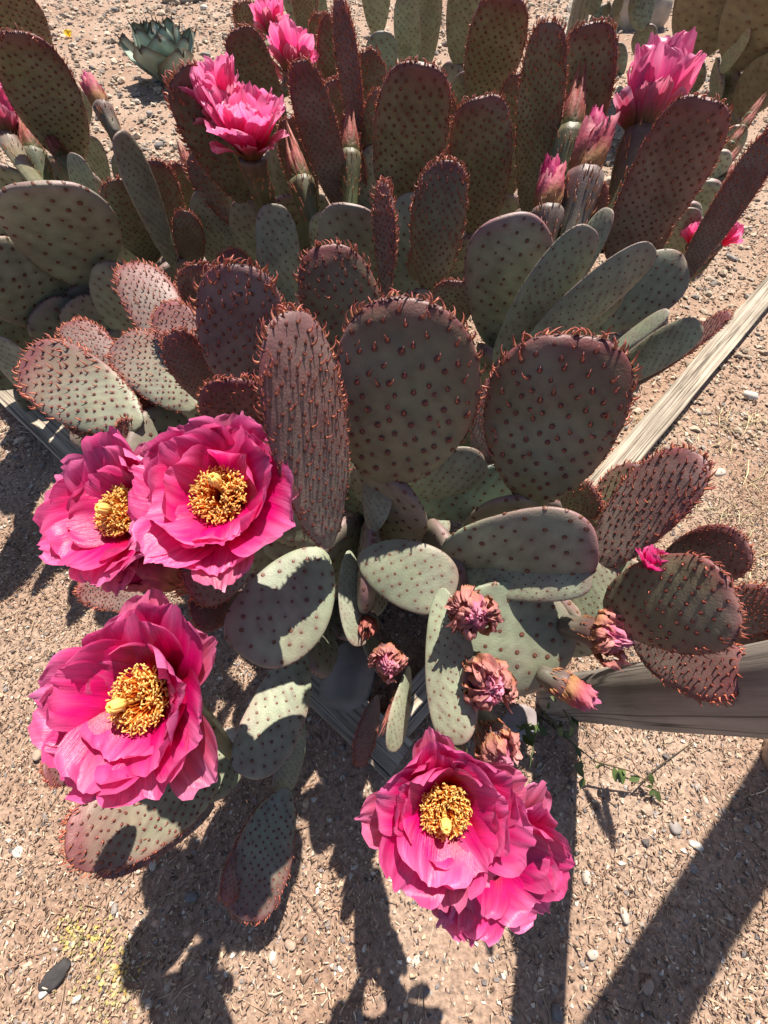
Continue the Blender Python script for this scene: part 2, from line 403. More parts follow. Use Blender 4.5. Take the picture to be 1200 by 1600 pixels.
# ---------------------------------------------------------------- petals and flowers
def petal_mesh(name, root, base, ax, e1, e2, psi, l, wmax, a0, a1, r0, z0, R, cols, ruf=.05, cupv=.25, nu=12, nv=11, tw=0.0, wp=(.75, .28), seed=0, tipn=.05, power=.85, edge=.55, crumple=0.0):
    """petal that leaves the cup at angle a0 from the axis and bends to a1"""
    r = np.random.default_rng(seed)
    t = np.linspace(0, 1, nu); v = np.linspace(-1, 1, nv)
    al = np.radians(a0 + (a1 - a0) * t**power)
    ds = l / (nu - 1)
    rr = r0 + np.concatenate([[0], np.cumsum(np.sin(al[:-1]) * ds)]); zz = z0 + np.concatenate([[0], np.cumsum(np.cos(al[:-1]) * ds)])
    Tn, Vn = np.meshgrid(t, v, indexing='ij')
    hw = wmax / 2 * np.clip(prof(np.clip(Tn * .965 + .02, 0, 1), *wp), .10, 1)
    f1, f2 = r.uniform(2.5, 4.5), r.uniform(5, 8); p1, p2, p3 = r.uniform(0, 6.28, 3)
    er = ruf * R * (Tn**1.5) * (.25 + .75 * np.abs(Vn)**1.5)
    off = er * (np.sin(f1 * Vn + 2 * Tn + p1) * .8 + .55 * np.sin(f2 * Vn * 1.3 + p2) + .5 * np.sin(9 * Tn + 3 * np.sign(Vn) + p3))
    off = off + cupv * wmax * Vn**2 * (.35 + .65 * Tn)
    off = off + .016 * R * (ruf / .05) * Tn**3 * np.sin(f2 * 2.6 * Vn + 3 * Tn + p3) + .012 * R * np.sin(7 * Tn + 5 * Vn + p2) * Tn
    if crumple: off = off + crumple * R * np.sin(13 * Tn + 7 * Vn + p1) * np.sin(9 * Vn + 5 * Tn + p2)
    # notched, slightly torn outer edge with a tiny point
    stretch = 1 + (Tn**8) * (tipn * (1 - np.abs(Vn))**2 * 2 - .035 * np.abs(np.sin(f2 * .8 * Vn + p3)) )
    rr2 = r0 + (rr[:, None] - r0) * stretch; zz2 = z0 + (zz[:, None] - z0) * stretch
    ca, sa = np.cos(al)[:, None], np.sin(al)[:, None]
    rad = rr2 - off * ca; zed = zz2 + off * sa
    side = hw * Vn
    ang = psi + tw * Tn
    er_ = np.cos(ang)[..., None] * e1 + np.sin(ang)[..., None] * e2; es_ = -np.sin(ang)[..., None] * e1 + np.cos(ang)[..., None] * e2
    Wd = base + rad[..., None] * er_ + zed[..., None] * ax + side[..., None] * es_
    (cb, cm, ce) = cols
    k = np.clip(Tn + .05 * np.sin(11 * Vn + p1), 0, 1)
    c = mixc(cb, cm, sstep(.22, .68, k))
    pale = np.clip(sstep(.66, 1.03, k + .06 * np.sin(23 * Vn + p3)) * .85 + sstep(.72, 1.0, np.abs(Vn)) * edge * sstep(.35, .9, Tn) + .25 * sstep(.35, .8, Tn) * np.clip(np.sin(5 * Vn + p1), 0, 1), 0, 1)
    c = mixc(c, np.broadcast_to(ce, c.shape), pale * (r.uniform(.25, .6) + edge * .3))
    vein = .5 + .5 * np.sin(Vn * 26 + p2 + 2 * np.sin(3 * Tn)); c = c * (1 - .13 * vein * sstep(.2, .6, Tn))[..., None] * r.uniform(.88, 1.1)
    return mesh_np(name, sub(Wd.reshape(-1, 3), root), gridq(nu, nv), None, c.reshape(-1, 3), st=np.stack([Vn * hw / (wmax / 2), Tn, np.full_like(Tn, seed % 97)], -1).reshape(-1, 3))

PINK = ((.48, .001, .010), (.82, .004, .205), (.88, .30, .58))
PINK2 = ((.86, .010, .08), (.95, .08, .34), (.96, .46, .66))      # paler back flowers
DEEP = ((.26, .01, .03), (.46, .012, .11), (.62, .09, .25))
DRYO = ((.44, .20, .11), (.56, .21, .18), (.66, .32, .31))
DRYP = ((.52, .13, .15), (.70, .17, .30), (.80, .40, .50))
SEPAL = ((.10, .10, .035), (.26, .07, .045), (.40, .16, .10))

def frame(ax):
    ax = unit(ax); h = np.array([0, 0, 1.0]) if abs(ax[2]) < .9 else np.array([0, 1.0, 0])
    e1 = unit(np.cross(h, ax)); e2 = np.cross(ax, e1); return ax, e1, e2
def tube(pts, rads, ns=8, flat=1.0):
    pts = np.asarray(pts, float); n = len(pts); V = []
    d = np.gradient(pts, axis=0)
    ref = np.array([.31, .22, .93])
    for i in range(n):
        t = unit(d[i]); a_ = unit(np.cross(t, ref)); b_ = np.cross(t, a_)
        for k in range(ns):
            an = 2 * math.pi * k / ns
            V.append(pts[i] + rads[i] * (a_ * math.cos(an) + b_ * math.sin(an) * flat))
    V = np.array(V); q = gridq(n, ns, wrap=True)
    f3 = np.array([[0, (k + 1), k] for k in range(1, ns - 1)] + [[(n - 1) * ns, (n - 1) * ns + k, (n - 1) * ns + k + 1] for k in range(1, ns - 1)])
    return V, q, f3
def ovary(plant, name, base, ax, length, r_top, r_bot, label=None, dark=1.0, bendto=None, pal=((.115, .105, .052), (.12, .062, .046))):
    """the green fleshy fruit-tube under a flower: ridged, with areole leaves"""
    ax, e1, e2 = frame(ax)
    nu, nv = 14, 20; t = np.linspace(0, 1, nu); an = np.arange(nv) / nv * 2 * np.pi
    Tn, An = np.meshgrid(t, an, indexing='ij')
    rad = r_bot + (r_top - r_bot) * np.sin(Tn * math.pi / 2)**1.2
    rad = rad * (1 + .04 * np.cos(An * 8 + 3 * Tn) + .05 * np.sin(9 * Tn)); rad[0] *= .5
    cpt = base - ax * length * (1 - Tn)[..., None]
    if bendto is not None: cpt = cpt + ((np.asarray(bendto) - (base - ax * length)) * ((1 - Tn)**2)[..., None])
    V = cpt + rad[..., None] * (np.cos(An)[..., None] * e1 + np.sin(An)[..., None] * e2)
    c = mixc(*pal, sstep(.35, 1.0, Tn)) * dark
    c = c * (1 + .2 * np.sin(An * 8 + 3 * Tn))[..., None]
    Vf = V.reshape(-1, 3); q = gridq(nu, nv, wrap=True)
    top = np.array([[(nu - 1) * nv, (nu - 1) * nv + k, (nu - 1) * nv + k + 1] for k in range(1, nv - 1)])
    # a few stubby leaves
    r = np.random.default_rng(int(abs(base[0] * 99991 + base[1] * 7717) * 1000) % 2**31)
    m = 60
    tt = r.uniform(.25, 1.0, m)**.7; aa = r.uniform(0, 6.28, m)
    rr = r_bot + (r_top - r_bot) * np.sin(tt * math.pi / 2)**1.2
    n = np.cos(aa)[:, None] * e1 + np.sin(aa)[:, None] * e2
    pos = base - ax * length * (1 - tt)[:, None] + n * rr[:, None] * .98
    if bendto is not None: pos = pos + (np.asarray(bendto) - (base - ax * length)) * ((1 - tt)**2)[:, None]
    ay = np.tile(ax, (m, 1)); sx = np.cross(n, ay)
    hv, h4, h3, ht = stamp(HK, pos, n * .7 + ay * .3, ay, sx, r_top * .38 * r.uniform(.7, 1.3, m))
    hc = mixc((.45, .22, .08), (.34, .06, .045), ht)
    off = len(Vf)
    me = mesh_np(name, sub(np.concatenate([Vf, hv]), plant), np.concatenate([q, h4 + off]), np.concatenate([top, h3 + off]), np.concatenate([c.reshape(-1, 3), hc]))
    o = link(name, me, M_PAD, plant)
    if label: o['label'] = label
    return o

def flower(plant, px, py, d, Rpx, axc, seed=1, whorls=None, cols=PINK, label=None, ov=.9, stam=True, cup=.36, bend=None, pist=(0, 0)):
    """open flower whose stamens sit at (px,py), Rpx = reach of its petals"""
    r = np.random.default_rng(seed)
    C = P(px, py, d); R = Rpx * d / FPX * K
    ax, e1, e2 = frame(camdir(*axc))
    base = C - ax * R * cup
    fl = ovary(plant, 'flower', base + ax * R * .04, ax, R * ov, R * .30, R * .15, label, bendto=bend)
    if whorls is None:   # count, length, width, a0, a1
        whorls = [(3, .90, 1.15, 36, 56), (5, 1.10, 1.30, 40, 64), (6, 1.26, 1.25, 46, 74), (5, 1.22, .80, 52, 86)]
    for wi, (n, l, w, a0, a1) in enumerate(whorls):
        ph0 = r.uniform(0, 6.28)
        for k in range(n):
            psi = ph0 + (k + r.uniform(-.22, .22)) * 2 * math.pi / n
            sd = int(r.integers(1, 1e9))
            cc = cols
            if wi == len(whorls) - 1 and len(whorls) > 3: cc = ((.22, .09, .03), (.62, .06, .15), cols[2])
            me = petal_mesh('petal', plant, base, ax, e1, e2, psi, l * R * r.uniform(.9, 1.08), w * R * r.uniform(.85, 1.12), a0 + r.uniform(-8, 6), a1 + r.uniform(-16, 12),
                            R * (.10 + .03 * wi), 0.004 * R * (len(whorls) - wi), R, cc, ruf=.045 + .02 * r.uniform(), cupv=.10 + .10 * r.uniform(), seed=sd, tw=r.uniform(-.15, .15), edge=.25 + .35 * wi / 3, wp=(.62, .30), nu=16, nv=21)
            link('petal', me, M_PET, fl)
    if stam:
        nS = 420
        V = []; F4 = []; F3 = []; Cc = []; off = 0
        for i in range(nS):
            an = r.uniform(0, 6.28); q = math.sqrt(r.uniform(.03, 1))
            n0 = e1 * math.cos(an) + e2 * math.sin(an); s0 = np.cross(ax, n0)
            L = R * (.48 + .14 * r.uniform()) * (1.08 - .20 * q)
            p0 = base + n0 * R * (.05 + .13 * q)
            p3 = p0 + ax * L * (1 - .10 * q) + n0 * R * .24 * q + s0 * R * .06 * r.normal()
            p1 = p0 + ax * L * .4 + n0 * R * .10 * q; p2 = p0 + ax * L * .75 + n0 * R * .16 * q
            tip = p3 + unit(n0 * r.normal() + s0 * r.normal() + ax * .3) * R * .055
            v, q4, f3 = tube([p0, p1, p2, p3, p3 + (tip - p3) * .3, tip], np.array([.0065, .0065, .006, .006, .0105, .009]) * R, 4)
            cc = np.repeat(np.array([[.85, .03, .01], [.90, .10, .015], [.95, .26, .03], [.98, .48, .08], [1.0, .70, .20], [1.0, .80, .32]]), 4, 0) * r.uniform(.85, 1.1)
            V.append(v); F4.append(q4 + off); F3.append(f3 + off); Cc.append(cc); off += len(v)
        link('stamens', mesh_np('stamens', sub(np.concatenate(V), plant), np.concatenate(F4), np.concatenate(F3), np.concatenate(Cc)), M_STA, fl, kind='stuff')
        # pistil: stout style with a crown of stigma lobes
        pd = unit(ax + e1 * 0 + CR * pist[0] + CU * pist[1])
        hgt = R * .58
        v, q4, f3 = tube([base, base + pd * hgt * .5, base + pd * hgt * .85, base + pd * hgt], np.array([.045, .04, .042, .05]) * R, 8)
        V = [v]; F4 = [q4]; F3 = [f3]; off = len(v); Cc = [np.tile((.98, .68, .18), (len(v), 1))]
        for k in range(8):
            an = k / 8 * 6.283; n0 = e1 * math.cos(an) + e2 * math.sin(an); b0 = base + pd * hgt
            v, q4, f3 = tube([b0 - pd * .02 * R + n0 * .035 * R, b0 + pd * .07 * R + n0 * .062 * R, b0 + pd * .15 * R + n0 * .05 * R, b0 + pd * .18 * R + n0 * .03 * R], np.array([.03, .038, .032, .012]) * R, 6)
            V.append(v); F4.append(q4 + off); F3.append(f3 + off); Cc.append(np.tile((1.0, .78, .24), (len(v), 1)) * r.uniform(.9, 1.08)); off += len(v)
        link('pistil', mesh_np('pistil', sub(np.concatenate(V), plant), np.concatenate(F4), np.concatenate(F3), np.concatenate(Cc)), M_STA, fl)
    return fl

def spent(plant, px, py, d, Rpx, axc, style='dry', seed=1, label=None, ov=1.6, length=1.0, bend=None, dark=1.0, colset=None, pal=None, fat=.82):
    """style dry = shrivelled rosette, closed = furled wilted flower, bud = pointed unopened bud"""
    r = np.random.default_rng(seed)
    C = P(px, py, d); R = Rpx * d / FPX * K
    ax, e1, e2 = frame(camdir(*axc))
    base = C - ax * R * (.55 if style == 'dry' else 1.2 * length)
    pal = pal or {'dry': ((.115, .10, .075), (.13, .06, .058)), 'closed': ((.12, .095, .07), (.115, .06, .058)), 'bud': ((.125, .135, .058), (.10, .085, .042))}[style]
    nm = {'dry': 'withered_flower', 'closed': 'furled_flower', 'bud': 'flower_bud'}[style]
    fl = ovary(plant, nm, base + ax * R * .12, ax, R * ov, R * fat, R * .42, label, dark, bendto=bend, pal=pal)
    if style == 'dry':
        wh = [(10, .95, .55, 60, -75, DRYO, .80), (10, 1.15, .55, 44, -90, DRYO, .62), (9, 1.2, .55, 34, -95, DRYP, .48), (9, 1.2, .55, 24, -80, DRYP, .34), (8, 1.1, .5, 14, -40, DRYP, .20), (6, 1.0, .45, 8, 30, DRYP, .08)]
        for wi, (n, l, w, a0, a1, cc, r0) in enumerate(wh):
            ph0 = r.uniform(0, 6.28)
            for k in range(n):
                me = petal_mesh('petal', plant, base, ax, e1, e2, ph0 + (k + r.uniform(-.3, .3)) * 6.283 / n, l * R * r.uniform(.75, 1.15), w * R * r.uniform(.7, 1.2), a0 + r.uniform(-12, 12), a1 + r.uniform(-30, 30), R * r0, 0, R, cc,
                                ruf=.20, cupv=.35 * r.uniform(-.8, 1.2), seed=int(r.integers(1, 1e9)), tw=r.uniform(-.8, .8), wp=(.45, .25), nu=11, nv=10, crumple=.10)
                link('petal', me, M_DRY, fl)
    elif style == 'closed':
        cs = colset or DEEP
        wh = [(7, 2.5 * length, .95, 14, -12, ((.40, .20, .09), (.54, .10, .15), (.62, .24, .30)), .66), (7, 2.75 * length, .9, 10, -16, cs, .5), (5, 2.9 * length, .8, 6, -12, cs, .32)]
        for wi, (n, l, w, a0, a1, cc, r0) in enumerate(wh):
            ph0 = r.uniform(0, 6.28)
            for k in range(n):
                me = petal_mesh('petal', plant, base, ax, e1, e2, ph0 + (k + r.uniform(-.2, .2)) * 6.283 / n, l * R * r.uniform(.8, 1.1), w * R * r.uniform(.8, 1.2), a0 + r.uniform(-5, 5), a1 + r.uniform(-10, 10), R * r0, 0, R, cc,
                                ruf=.13, cupv=.35, seed=int(r.integers(1, 1e9)), tw=.7 + r.uniform(-.2, .2), wp=(.25, .30), nu=14, nv=9, crumple=.06)
                link('petal', me, M_DRY, fl)
    else:
        wh = [(7, 1.0, .8, 10, -22, SEPAL, .72), (7, 1.6, .85, 10, -26, SEPAL, .66), (6, 2.3, .9, 12, -30, ((.30, .10, .07), (.42, .11, .10), (.50, .22, .16)), .56)]
        for wi, (n, l, w, a0, a1, cc, r0) in enumerate(wh):
            ph0 = r.uniform(0, 6.28)
            for k in range(n):
                me = petal_mesh('petal', plant, base, ax, e1, e2, ph0 + (k + r.uniform(-.1, .1)) * 6.283 / n, l * R * length * r.uniform(.9, 1.1), w * R * r.uniform(.85, 1.1), a0, a1 + r.uniform(-4, 4), R * r0, 0, R, cc,
                                ruf=.03, cupv=.42, seed=int(r.integers(1, 1e9)), wp=(.22, .62), nu=9, nv=7, tipn=.3, power=1.0)
                link('petal', me, M_DRY, fl)
    return fl

# ---------------------------------------------------------------- wooden edging, fence
def board(name, p0, p1, width, hgt, side, label, mat, ztop):
    """edging board lying on the ground, its outer upper edge running p0 -> p1; side = +1/-1 which way it widens"""
    p0 = np.array([p0[0], p0[1], 0]); p1 = np.array([p1[0], p1[1], 0])
    ax = unit(p1 - p0); n = np.array([-ax[1], ax[0], 0]) * side; L = np.linalg.norm(p1 - p0)
    nl = max(8, int(L / .03)); nw = 7
    loc = (p0 + p1) / 2 + n * width / 2
    o_rot = math.atan2(ax[1], ax[0])
    xs = np.linspace(-L / 2, L / 2, nl); V = []
    prof_ = [(-.5, 0), (-.5, .93), (-.46, 1.0), (-.3, 1.0), (-.1, .985), (.1, 1.0), (.3, .99), (.46, 1.0), (.5, .93), (.5, 0)]
    for x in xs:
        for (a_, b_) in prof_:
            y = a_ * width; z = b_ * hgt
            pp = np.array([x * 3, y * 30, z * 9])
            V.append((x, y + .003 * snoise(np.array([x, 0, a_ * 3]), 9.0, 3), z + (.0022 * snoise(pp, 3.0, 4) if b_ > .5 else 0)))
    m = len(prof_); q = gridq(nl, m)
    tri = [[0, k, k + 1] for k in range(1, m - 1)] + [[(nl - 1) * m, (nl - 1) * m + k + 1, (nl - 1) * m + k] for k in range(1, m - 1)]
    V = np.array(V); V[:, 2] += ztop - hgt
    o = link(name, mesh_np(name, V, q, np.array(tri), smooth=False), mat)
    o.location = (loc[0], loc[1], 0); o.rotation_euler = (0, 0, o_rot)
    o['label'] = label; o['category'] = 'board'; o['group'] = 'timber edging of the cactus bed'
    return o
ZB = .045
cl0 = G(-260, 372, ZB); cl1 = G(604, 1222, ZB)
board('edging_board', cl0, cl1, .075, .075, 1, 'weathered timber edging half in shade under the pale low pad and the clustered blooms', M_BOARD, ZB)
cr0 = G(596, 1205, ZB); cr1 = G(1290, 372, ZB)
board('edging_board', cr0, cr1, .062, .072, 1, 'sunlit weathered timber edging running past the upright round pad toward the log post', M_BOARD, ZB - .004)

def log_mesh(name, a_, b_, r0, r1, n=30, ns=28, wob=.004):
    a_ = np.asarray(a_, float); b_ = np.asarray(b_, float)
    t = np.linspace(0, 1, n)[:, None]; pts = a_ + (b_ - a_) * t
    d = unit(b_ - a_); pts = pts + wob * np.stack([np.sin(5 * t[:, 0]), np.cos(4 * t[:, 0] + 1), 0 * t[:, 0]], -1)
    V, q, f3 = tube(pts, np.linspace(r0, r1, n) * (1 + .02 * np.sin(np.linspace(0, 19, n))), ns)
    return V, q, f3
pb = G(868, 1090)
fence = thing('log_fence', (pb[0], pb[1], 0), 'round grey log fence post with rail, standing beside the outer pads over the gravel', 'fence')
# the rail's height and bearing follow from where its shadow lies on the soil
_pa, _pb = np.array([.92, -.23]), np.array([.51, -.563]); _d = _pa - _pb; _s = np.array([SUNV[0], SUNV[1]]) / SUNV[2]
_t = np.linalg.solve(np.stack([_d, _s], 1), pb[:2] / K - _pa); RZ = _t[1] * K; print('rail height', RZ)
V, q, f3 = log_mesh('post', (pb[0], pb[1], -.05), (pb[0] + .004, pb[1], RZ - .03), .0400, .0375)
post = link('post', mesh_np('post', sub(V, fence), q, f3), M_POST, fence)
rd = unit(np.array([_d[0], _d[1], 0]))
V, q, f3 = log_mesh('rail', (0, 0, 0), (0, 0, 2.25), .047, .043)
rail = link('rail', mesh_np('rail', V, q, f3), M_POST, fence)
rail.location = tuple(np.array([0, 0, RZ]) - rd * .05); rail.rotation_euler = Vector(rd).to_track_quat('Z', 'Y').to_euler()
V, q, f3 = log_mesh('post', np.array([pb[0], pb[1], -.05]) + rd * 2.1, np.array([pb[0], pb[1], RZ - .01]) + rd * 2.1, .041, .038)
link('post', mesh_np('post', sub(V, fence), q, f3), M_POST, fence)

# ---------------------------------------------------------------- the prickly pears
def plant_at(px, py, label, group='purple prickly pears in the bed'):
    g = G(px, py); return thing('prickly_pear', (g[0], g[1], 0), label, 'cactus', group)
A = plant_at(610, 845, 'big prickly pear bearing the wide open magenta flowers, filling the middle of the timber bed')
B = plant_at(60, 560, 'grey green prickly pear with one tall dark pad, toward the blue agave')
C = plant_at(640, 330, 'upright purple prickly pear clump behind the big one, with the paired pink blooms')
D = plant_at(1010, 560, 'prickly pear leaning over the sunlit timber, with furled flowers and a cup shaped bloom')

def support(p, n=None, pull=.35, kind='O', w=.125):  # older pads carrying p down to the ground, widened to shade the interior
    root = np.array(p.plant.location[:]); P0 = p.P0
    gx = P0[:2] * (1 - pull) + root[:2] * pull
    foot = np.array([gx[0], gx[1], -.02])
    Lt = np.linalg.norm(P0 - foot); n = n or max(1, int(round(Lt / .15)))
    pts = [foot + (P0 + p.A * .012 - foot) * (k / n) for k in range(n + 1)]
    for k in range(1, n): pts[k] = pts[k] + np.array([random.uniform(-.02, .02), random.uniform(-.02, .02), 0])
    for k in range(n):
        a_, b_ = pts[k], pts[k + 1]; a_ = a_ - unit(b_ - a_) * .015
        ang = random.uniform(-.6, .6)
        S = p.S * math.cos(ang) + np.cross(unit(b_ - a_), p.S) * math.sin(ang)
        make_pad(p.plant, a_, b_, min(w, np.linalg.norm(b_ - a_) * .85), S, kind, .006, thick=.22, nu=24, nf=32, tint=.9)

def pads(plant, rows):
    out = {}
    for row in rows:
        key, bx, by, tx, ty, w, db = row[:7]
        kw = dict(row[7]) if len(row) > 7 else {}
        sup = kw.pop('sup', None)
        p = pad_px(plant, bx, by, tx, ty, w, db, **kw)
        out[key] = p
        if sup is not None: support(p, **sup)
    return out
Y = lambda **k: dict(kind='Y', **k)
O = lambda **k: dict(kind='O', leaf=3, **k)

PA = pads(A, [
 # the two big round pads and their neighbours
 ('a1', 600, 756, 645, 466, 228, .57, Y(ratio=1.50, leaf=20, a=.52, b=.42, sup=dict(w=.11), label='large upright round olive pad rimmed with red hooks')),
 ('a2', 832, 790, 888, 522, 204, .58, Y(ratio=1.50, leaf=20, a=.62, b=.36, sup=dict(w=.11))),
 ('a3', 517, 856, 455, 486, 158, .49, dict(kind='P', ratio=1.75, roll=-42, leaf=19, b=.36)),
 ('a4', 560, 640, 506, 383, 122, .74, Y(ratio=1.75, leaf=13, sup={})),
 ('a5', 603, 480, 597, 284, 84, .78, dict(kind='P', ratio=1.9, roll=72, leaf=14)),
 ('a6', 672, 465, 700, 250, 84, .84, Y(ratio=1.9, roll=10, leaf=11, sup={})),
 ('a22', 745, 718, 800, 575, 78, .60, dict(kind='P', ratio=1.75, roll=30, leaf=9)),
 ('a30', 582, 832, 590, 735, 52, .60, O(ratio=1.7, roll=25)),
 ('a23', 612, 772, 760, 722, 88, .64, O(ratio=1.6, roll=-38)),
 ('a24', 640, 800, 850, 745, 95, .72, dict(kind='T', leaf=3, ratio=1.6, far=True, roll=-35, sup={})),
 ('a25', 690, 862, 935, 852, 158, .60, O(ratio=1.35, far=True, roll=-38, sup={}, purp=1.8)),
 ('a26', 560, 868, 712, 925, 108, .58, O(ratio=1.35, far=True, sup={})),
 ('a28', 690, 918, 712, 1165, 84, .54, O(ratio=1.9, roll=-20, far=True)),
 ('a27', 735, 925, 865, 1055, 172, .56, O(ratio=1.15, far=True)),
 ('a27b', 715, 905, 925, 905, 70, .60, O(ratio=2.0, far=True)),
 ('a29', 505, 860, 385, 1030, 142, .56, O(ratio=1.25, label='grey pad hanging beside the two clustered blooms')),
 ('a31', 545, 860, 562, 1010, 52, .64, O(ratio=2.0, roll=30, far=True)),
 ('a31b', 565, 985, 612, 1060, 40, .66, O(ratio=1.9, roll=40)),
 ('a31c', 640, 1040, 612, 1175, 50, .62, O(ratio=2.2, roll=55, far=True)),
 ('a97', 590, 1085, 560, 1195, 40, .85, dict(kind='P', ratio=2.2, leaf=7, roll=40, far=True)),
 ('a14', 795, 560, 790, 336, 132, .86, O(ratio=1.75, purp=1.6, sup={})),
 ('a74', 545, 490, 548, 318, 108, .95, O(ratio=1.7, sup={})),
 ('a73', 445, 500, 428, 318, 66, .98, O(ratio=2.1, sup={})),
 ('a87', 640, 500, 648, 300, 80, 1.0, O(ratio=2.0, sup={})),
 ('a86', 700, 520, 710, 438, 68, .84, Y(ratio=1.3, leaf=7, tint=1.2)),
 ('a86b', 650, 440, 657, 385, 34, .9, Y(ratio=1.4, leaf=7)),
 ('a4b', 520, 690, 545, 560, 80, .72, O(ratio=1.8)),
 ('a88', 545, 760, 560, 640, 70, .68, O(ratio=1.7)),
 ('a89', 640, 860, 690, 800, 60, .78, O(ratio=1.5, far=True)),
 ('h1', 520, 850, 405, 690, 150, .64, O(ratio=1.5, sup={})),  # unseen pad beneath the twin blooms, added to shade the low front pad
 ('h4', 450, 880, 425, 690, 130, .62, O(ratio=1.6)),  # also unseen, added to block more sun from the low front pad
 ('h2', 420, 880, 300, 800, 120, .62, O(ratio=1.4, sup={})),
 ('x1', 475, 650, 442, 478, 62, .80, dict(kind='P', ratio=2.2, leaf=11)),
 ('x3', 430, 700, 405, 605, 60, .64, dict(kind='P', ratio=1.6, leaf=11)),
 ('x13', 522, 430, 505, 330, 58, 1.0, O(ratio=1.7)),
 # right-hand spread
 ('a34', 868, 800, 935, 772, 66, .72, Y(ratio=1.3, leaf=9, tint=1.1)),
 ('a33', 940, 860, 1010, 728, 90, .68, Y(ratio=1.55, leaf=11, sup={})),
 ('a32', 932, 885, 1090, 708, 112, .62, dict(kind='P', ratio=2.0, roll=30, leaf=15)),
 ('a35', 1035, 885, 1168, 850, 88, .66, dict(kind='P', leaf=9, ratio=1.6)),
 ('a36', 942, 950, 1152, 935, 150, .55, dict(kind='Y', ratio=1.42, leaf=13, far=False, label='broad brown pad whose outer rim bristles with red hooks')),
 ('a37', 985, 985, 1165, 1065, 105, .60, dict(kind='P', ratio=1.75, leaf=13)),
 ('a38', 1120, 985, 1215, 930, 70, .68, dict(kind='P', leaf=12, ratio=1.5)),
 ('a38b', 1130, 1000, 1225, 985, 60, .70, dict(kind='P', leaf=12, ratio=1.6)),
 ('a39', 905, 975, 942, 872, 66, .62, O(ratio=1.6, roll=20, purp=2, sup={})),
 ('a40', 955, 930, 1000, 880, 50, .72, O(ratio=1.3, tint=1.15)),
 # young pads of the left-hand spread
 ('l50', 395, 640, 372, 412, 128, .64, dict(kind='P', ratio=1.78, leaf=18, roll=4, sup={}, label='young purple pad with long hooked leaves throwing streaky shadows')),
 ('l44', 222, 668, 40, 556, 118, .66, dict(kind='G', ratio=2.0, far=True, leaf=15, sup={})),
 ('l45', 190, 600, 108, 503, 60, .70, dict(kind='P', ratio=2.4, far=True, leaf=10)),
 ('l46', 305, 640, 184, 532, 92, .66, dict(kind='G', ratio=2.1, far=True, leaf=12)),
 ('l47', 282, 560, 206, 412, 82, .72, dict(kind='P', ratio=2.3, far=True, leaf=11, sup={})),
 ('l48', 335, 505, 306, 412, 70, .80, dict(kind='P', ratio=1.5, leaf=10, tint=.8)),
 ('l49', 385, 620, 248, 480, 78, .66, dict(kind='P', ratio=2.6, far=True, leaf=11)),
 ('l51', 345, 640, 268, 520, 62, .68, dict(kind='P', ratio=2.4, leaf=10)),
 ('l52', 380, 720, 365, 590, 108, .60, dict(kind='P', ratio=1.5, leaf=14)),
 ('l53', 265, 672, 200, 615, 32, .74, dict(kind='P', ratio=2.4, leaf=10, roll=20)),
 ('l54', 262, 690, 184, 668, 42, .72, dict(kind='P', ratio=1.9, leaf=10)),
 ('l55', 250, 690, 100, 645, 60, .84, dict(kind='P', ratio=2.4, leaf=10, tint=.8)),
 ('l56', 105, 660, -10, 525, 50, .95, O(ratio=3.0, roll=35)),
 ('l57', 250, 700, 110, 678, 50, .90, O(ratio=2.4, far=True)),
 ('l58', 395, 460, 350, 395, 50, .92, dict(kind='P', leaf=8, ratio=1.4, tint=.8)),
 # low front
 ('f90', 470, 1010, 385, 1215, 92, .80, O(ratio=2.0, far=True, sup=dict(pull=.5))),
 ('f91', 470, 1120, 440, 1245, 48, .86, O(ratio=2.4, roll=35, far=True)),
 ('f92', 345, 1215, 100, 1312, 112, .72, dict(kind='G', ratio=2.0, leaf=13, label='pale low pad with flattened hooks under the largest bloom')),
 ('f92b', 335, 1255, 150, 1350, 70, .76, dict(kind='P', ratio=2.4, leaf=8)),
 ('f94', 385, 1180, 300, 1230, 80, .84, O(ratio=1.3)),
 ('f93', 448, 1230, 385, 1440, 92, .80, dict(kind='G', ratio=2.0, leaf=8, far=True)),
 ('f93b', 425, 1240, 352, 1410, 50, .86, dict(kind='P', ratio=2.6, roll=30, leaf=7, far=True)),
 ('f95', 235, 945, 122, 915, 46, .68, dict(kind='P', ratio=2.2, leaf=8, tint=1.25)),
 ('f96', 390, 880, 288, 912, 95, .52, dict(kind='P', ratio=1.2, leaf=9)),
 ('f96b', 385, 930, 300, 965, 70, .56, dict(kind='P', ratio=1.4, leaf=8)),
 ('f98', 175, 1150, 68, 1215, 60, .5, dict(kind='P', ratio=1.9, leaf=8)),
])
